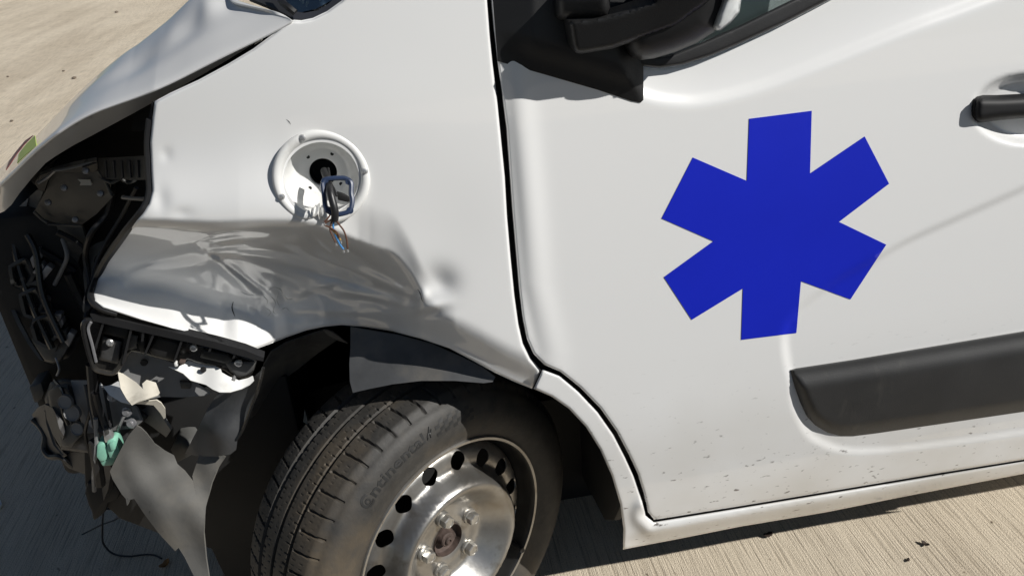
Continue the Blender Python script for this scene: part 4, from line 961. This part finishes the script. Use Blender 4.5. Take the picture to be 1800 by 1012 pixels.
# ---- hollow of the missing headlamp
hc = empty('headlamp_hollow', (0, 0, 0), VAN)
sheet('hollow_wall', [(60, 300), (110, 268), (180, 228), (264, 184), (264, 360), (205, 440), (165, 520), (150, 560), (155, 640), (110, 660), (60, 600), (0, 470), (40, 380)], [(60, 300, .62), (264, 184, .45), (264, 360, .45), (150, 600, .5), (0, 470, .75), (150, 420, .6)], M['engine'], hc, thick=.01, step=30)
sheet('lamp_carrier', [(62, 324), (72, 308), (97, 299), (130, 290), (170, 282), (172, 298), (165, 303), (130, 304), (96, 303), (84, 318), (78, 336), (68, 334)], [(62, 324, .36), (97, 299, .32), (172, 285, .30), (130, 304, .33)], M['liner'], hc, thick=.006, step=6)
sheet('lamp_carrier', [(96, 303), (130, 305), (172, 300), (190, 330), (198, 346), (170, 376), (140, 398), (100, 392), (72, 384), (60, 372), (80, 336), (86, 318)], [(96, 303, .36), (172, 300, .33), (198, 346, .34), (140, 398, .40), (60, 372, .42), (130, 350, .36)], M['engine2'], hc, thick=.006, step=10)
sheet('torn_label', [(136, 315), (158, 316), (162, 324), (160, 326), (140, 326), (142, 321)], .335, M['pale'], hc, thick=.002, step=5)
sheet('carrier_slot', [(144, 293), (150, 290), (168, 284), (170, 287), (152, 293), (146, 295)], .300, M['engine'], hc, thick=.002, step=4)
sheet('wing_rail', [(172, 278), (256, 274), (256, 316), (230, 317), (212, 314), (196, 316), (174, 313)], [(172, 278, .34), (256, 274, .24), (256, 316, .24), (174, 313, .33)], M['engine2'], hc, thick=.006, step=10)
for a, b in (((178, 314), (196, 322)), ((196, 322), (212, 314)), ((212, 314), (226, 322)), ((226, 322), (240, 316))):
    ptube('truss_bar', [(a[0], a[1], .31), (b[0], b[1], .31)], .003, M['engine2'], hc, seg=6, smooth=0)
ptube('bonnet_cable', [(216, 347, .30), (235, 349, .28), (256, 350, .24)], .0035, M['greymetal'], hc, seg=7, smooth=0)
sheet('lamp_shell', [(52, 345), (66, 333), (76, 337), (62, 372), (72, 384), (60, 392), (55, 380), (50, 360)], [(52, 345, .46), (76, 337, .42), (60, 392, .45)], M['liner'], hc, thick=.006, step=7)
sheet('lamp_shell', [(58, 385), (75, 392), (100, 397), (144, 398), (154, 432), (140, 450), (132, 480), (104, 470), (90, 450), (72, 420), (58, 400)], [(58, 385, .44), (144, 398, .40), (132, 480, .44), (72, 420, .46), (110, 430, .42)], M['engine2'], hc, thick=.006, step=9)
pprism('hollow_tab', [(52, 317), (78, 296), (98, 280), (96, 290), (66, 325), (60, 326)], .40, .02, M['engine'], hc, .002)

rnd = random.Random(5)
for a, b, y, r, m in (((66, 322), (96, 300), .318, .0028, 'chrome'), ((96, 300), (168, 281), .30, .0022, 'greymetal'), ((60, 372), (84, 392), .40, .003, 'liner'), ((84, 394), (144, 397), .385, .0025, 'liner'),
                      ((172, 300), (196, 344), .315, .0022, 'liner'), ((100, 408), (150, 440), .39, .006, 'seal'), ((70, 440), (132, 478), .41, .007, 'seal'), ((120, 480), (150, 545), .40, .009, 'seal')):
    ptube('carrier_edge', [(a[0], a[1], y), ((a[0]+b[0])/2+rnd.uniform(-3, 3), (a[1]+b[1])/2+rnd.uniform(-3, 3), y+.004), (b[0], b[1], y)], r, M[m], hc, seg=7)
ptube('hollow_cable', [(200, 320, .36), (190, 372, .37), (160, 410, .36), (150, 450, .38), (158, 500, .36), (152, 560, .30)], .0055, M['cable'], hc, seg=8)
ptube('hollow_cable', [(240, 330, .34), (214, 380, .36), (184, 430, .36), (168, 470, .35), (156, 530, .31)], .004, M['cable'], hc, seg=8)
ptube('hollow_cable', [(110, 420, .40), (118, 450, .385), (108, 476, .40), (96, 500, .41)], .004, M['greymetal'], hc, seg=8)
for u, v, y in ((112, 330, .335), (176, 340, .325), (84, 356, .37), (132, 386, .37), (150, 300, .30)):
    lathe('carrier_screw', [(.0001, .002), (.003, .002), (.0055, .001), (.006, -.003)], M['chrome'], hc, at_y(np.array([[u, v]], float), np.array([y]))[0], (-.2, -1, .4), na=14)
for k in range(5):
    u0 = 186+k*14
    ptube('radiator_fin', [(u0, 282, .300-.012*k), (u0+2, 312, .300-.012*k)], .0022, M['darkmetal'], hc, seg=6, smooth=0)
sheet('hollow_brace', [(150, 440), (168, 428), (190, 420), (186, 430), (166, 452), (158, 500), (150, 520), (146, 480)], [(150, 440, .40), (190, 420, .37), (150, 520, .36)], M['engine2'], hc, thick=.006, step=8)

# ---- bumper-side grille frame
gr = sheet('grille_frame', [(0, 392), (20, 388), (44, 398), (62, 392), (76, 424), (60, 436), (74, 450), (72, 488), (84, 500), (96, 548), (110, 560), (116, 580), (132, 590), (118, 620), (108, 634), (94, 640), (76, 634), (52, 600), (30, 560), (14, 520), (4, 480), (-6, 440)], [(0, 400, .52), (62, 392, .44), (74, 470, .42), (132, 590, .36), (94, 640, .37), (14, 520, .46), (60, 530, .44)], M['black'], VAN, thick=.02, step=9, roll=5, roll_mm=12, edge=6)
sheet('frame_rim', [(2, 470), (10, 500), (20, 530), (36, 566), (54, 600), (76, 634), (70, 632), (50, 606), (30, 570), (14, 534), (4, 504), (-2, 476)], [(2, 470, .46), (76, 634, .37), (20, 545, .42)], M['liner'], gr, thick=.006, step=6)
sheet('frame_rim', [(0, 414), (12, 412), (20, 420), (14, 428), (18, 440), (6, 450), (-2, 452), (-4, 420)], [(0, 414, .46), (18, 440, .45), (-2, 450, .47)], M['chrome'], gr, thick=.01, step=5)
sheet('frame_rim', [(10, 400), (30, 366), (50, 348), (44, 372), (34, 402), (20, 408)], [(10, 400, .48), (50, 348, .46), (34, 402, .47)], M['chrome'], gr, thick=.004, step=6)
for line, y in (([(24, 424), (34, 470), (58, 540), (92, 612)], .425), ([(48, 412), (64, 446), (76, 520), (112, 600)], .40)):
    ptube('frame_rib', [(u, v, y-.0006*(v-430)*.5) for u, v in line], .006, M['gloss'], gr, seg=8)
# facets catching light
for poly, y, m in (([(52, 456), (66, 437), (75, 451), (58, 473)], .40, 'chrome'), ([(56, 480), (72, 462), (79, 470), (68, 484)], .39, 'chrome'), ([(68, 484), (82, 466), (93, 473), (76, 494)], .385, 'chrome'),
                   ([(46, 501), (62, 493), (70, 497), (68, 504)], .40, 'liner'), ([(70, 500), (76, 520), (72, 528), (66, 512)], .395, 'liner'), ([(74, 530), (80, 524), (86, 532), (77, 542)], .38, 'chrome'),
                   ([(68, 550), (92, 548), (98, 555), (96, 574), (90, 554)], .375, 'liner'), ([(94, 552), (108, 552), (108, 560), (99, 572)], .37, 'chrome'), ([(98, 574), (109, 560), (112, 570), (100, 588)], .365, 'chrome'),
                   ([(92, 592), (116, 580), (118, 590), (114, 600)], .36, 'liner'), ([(112, 600), (121, 583), (132, 589), (121, 611)], .355, 'chrome')):
    pprism('grille_slat', poly, y, .018, M[m], gr, .002)
for poly, y in (([(20, 470), (44, 456), (56, 484), (46, 500), (26, 504)], .43), ([(38, 520), (62, 508), (74, 532), (60, 556), (46, 552)], .42), ([(56, 566), (84, 556), (96, 590), (80, 606), (66, 598)], .405)):
    sheet('grille_pocket', poly, round_y(poly, lambda uv, y=y: np.full(len(uv), y), -.03, 14), M['engine2'], gr, thick=.006, step=6)

# ------------------------------------------------------------------ small things lying on the concrete
def leaf(name, uv, size, m, label, rot=0, curl=.4, group=None):
    P = at_z(np.array([uv], float))[0]; V = []; F = []; n = 9
    for i in range(n):
        t = i/(n-1); w = size*.32*math.sin(math.pi*min(1, t*1.02))**.8*(1+.25*math.sin(9*t))
        for j in (-1, 0, 1):
            V.append((size*(t-.5), j*w, .003+curl*size*((t-.5)**2)+(.25*curl*w if j else 0)))
    for i in range(n-1):
        for j in range(2): F.append((i*3+j, i*3+j+1, (i+1)*3+j+1, (i+1)*3+j))
    o = pydata(name, V, F, m, None, 60); o.location = P; o.rotation_euler = (0, 0, rot)
    md = o.modifiers.new('thick', 'SOLIDIFY'); md.thickness = .0006
    tag(o, label, 'leaf', group); return o
leaf('dry_leaf', (290, 994), .032, M['leaf'], 'curled orange dry leaf at the end of the loose black cable', 1.0, 1.0)
leaf('dry_leaf', (1350, 942), .026, M['leafdark'], 'dark dry leaf on the sunlit concrete just below the white sill', .3, .9)
leaf('dry_leaf', (1626, 958), .020, M['leafdark'], 'small dark C-shaped leaf scrap on sunlit concrete by the right-hand corner', 2.0, 1.2)
leaf('dry_leaf', (1596, 985), .012, M['leafdark'], 'tiny brown leaf scrap on sunlit concrete near the bottom edge of the picture', .8, .6)
def pebble(uv, size, label):
    P = at_z(np.array([uv], float))[0]; bm = bmesh.new(); bmesh.ops.create_icosphere(bm, subdivisions=2, radius=1)
    for v in bm.verts: v.co = Vector((v.co.x*size*(1+.25*random.uniform(-1, 1)), v.co.y*size*.8*(1+.2*random.uniform(-1, 1)), v.co.z*size*.55+size*.5))
    me = bpy.data.meshes.new('pebble'); bm.to_mesh(me); bm.free(); me.shade_smooth()
    o = link('pebble', me, M['stone']); o.location = P; o.rotation_euler = (0, 0, random.uniform(0, 6)); tag(o, label, 'pebble', 'pebbles scattered beyond the hood'); return o
pebble((131, 139), .022, 'largest dark pebble on the pale concrete left of the hood')
pebble((205, 23), .028, 'dark pebble farthest out on the concrete near the top edge, above the hood')
pebble((21, 214), .014, 'small dark pebble beside the reflective tape end of the hood')
pebble((14, 136), .014, 'tiny pebble near the left edge on the pale concrete')
pebble((112, 126), .014, 'tiny pebble just behind the largest dark pebble')
f = prism('sun_spot_piece', at_z(np.array([(-8, 872), (2, 880), (5, 888), (0, 894), (-8, 896)], float), .004), (0, 0, .006), M['wmetal'], None, .001)  # solid white piece put in for a spot of sun on the ground
tag(f, 'small white piece standing for a sunlit spot on the shaded concrete at the left edge', 'light spot')
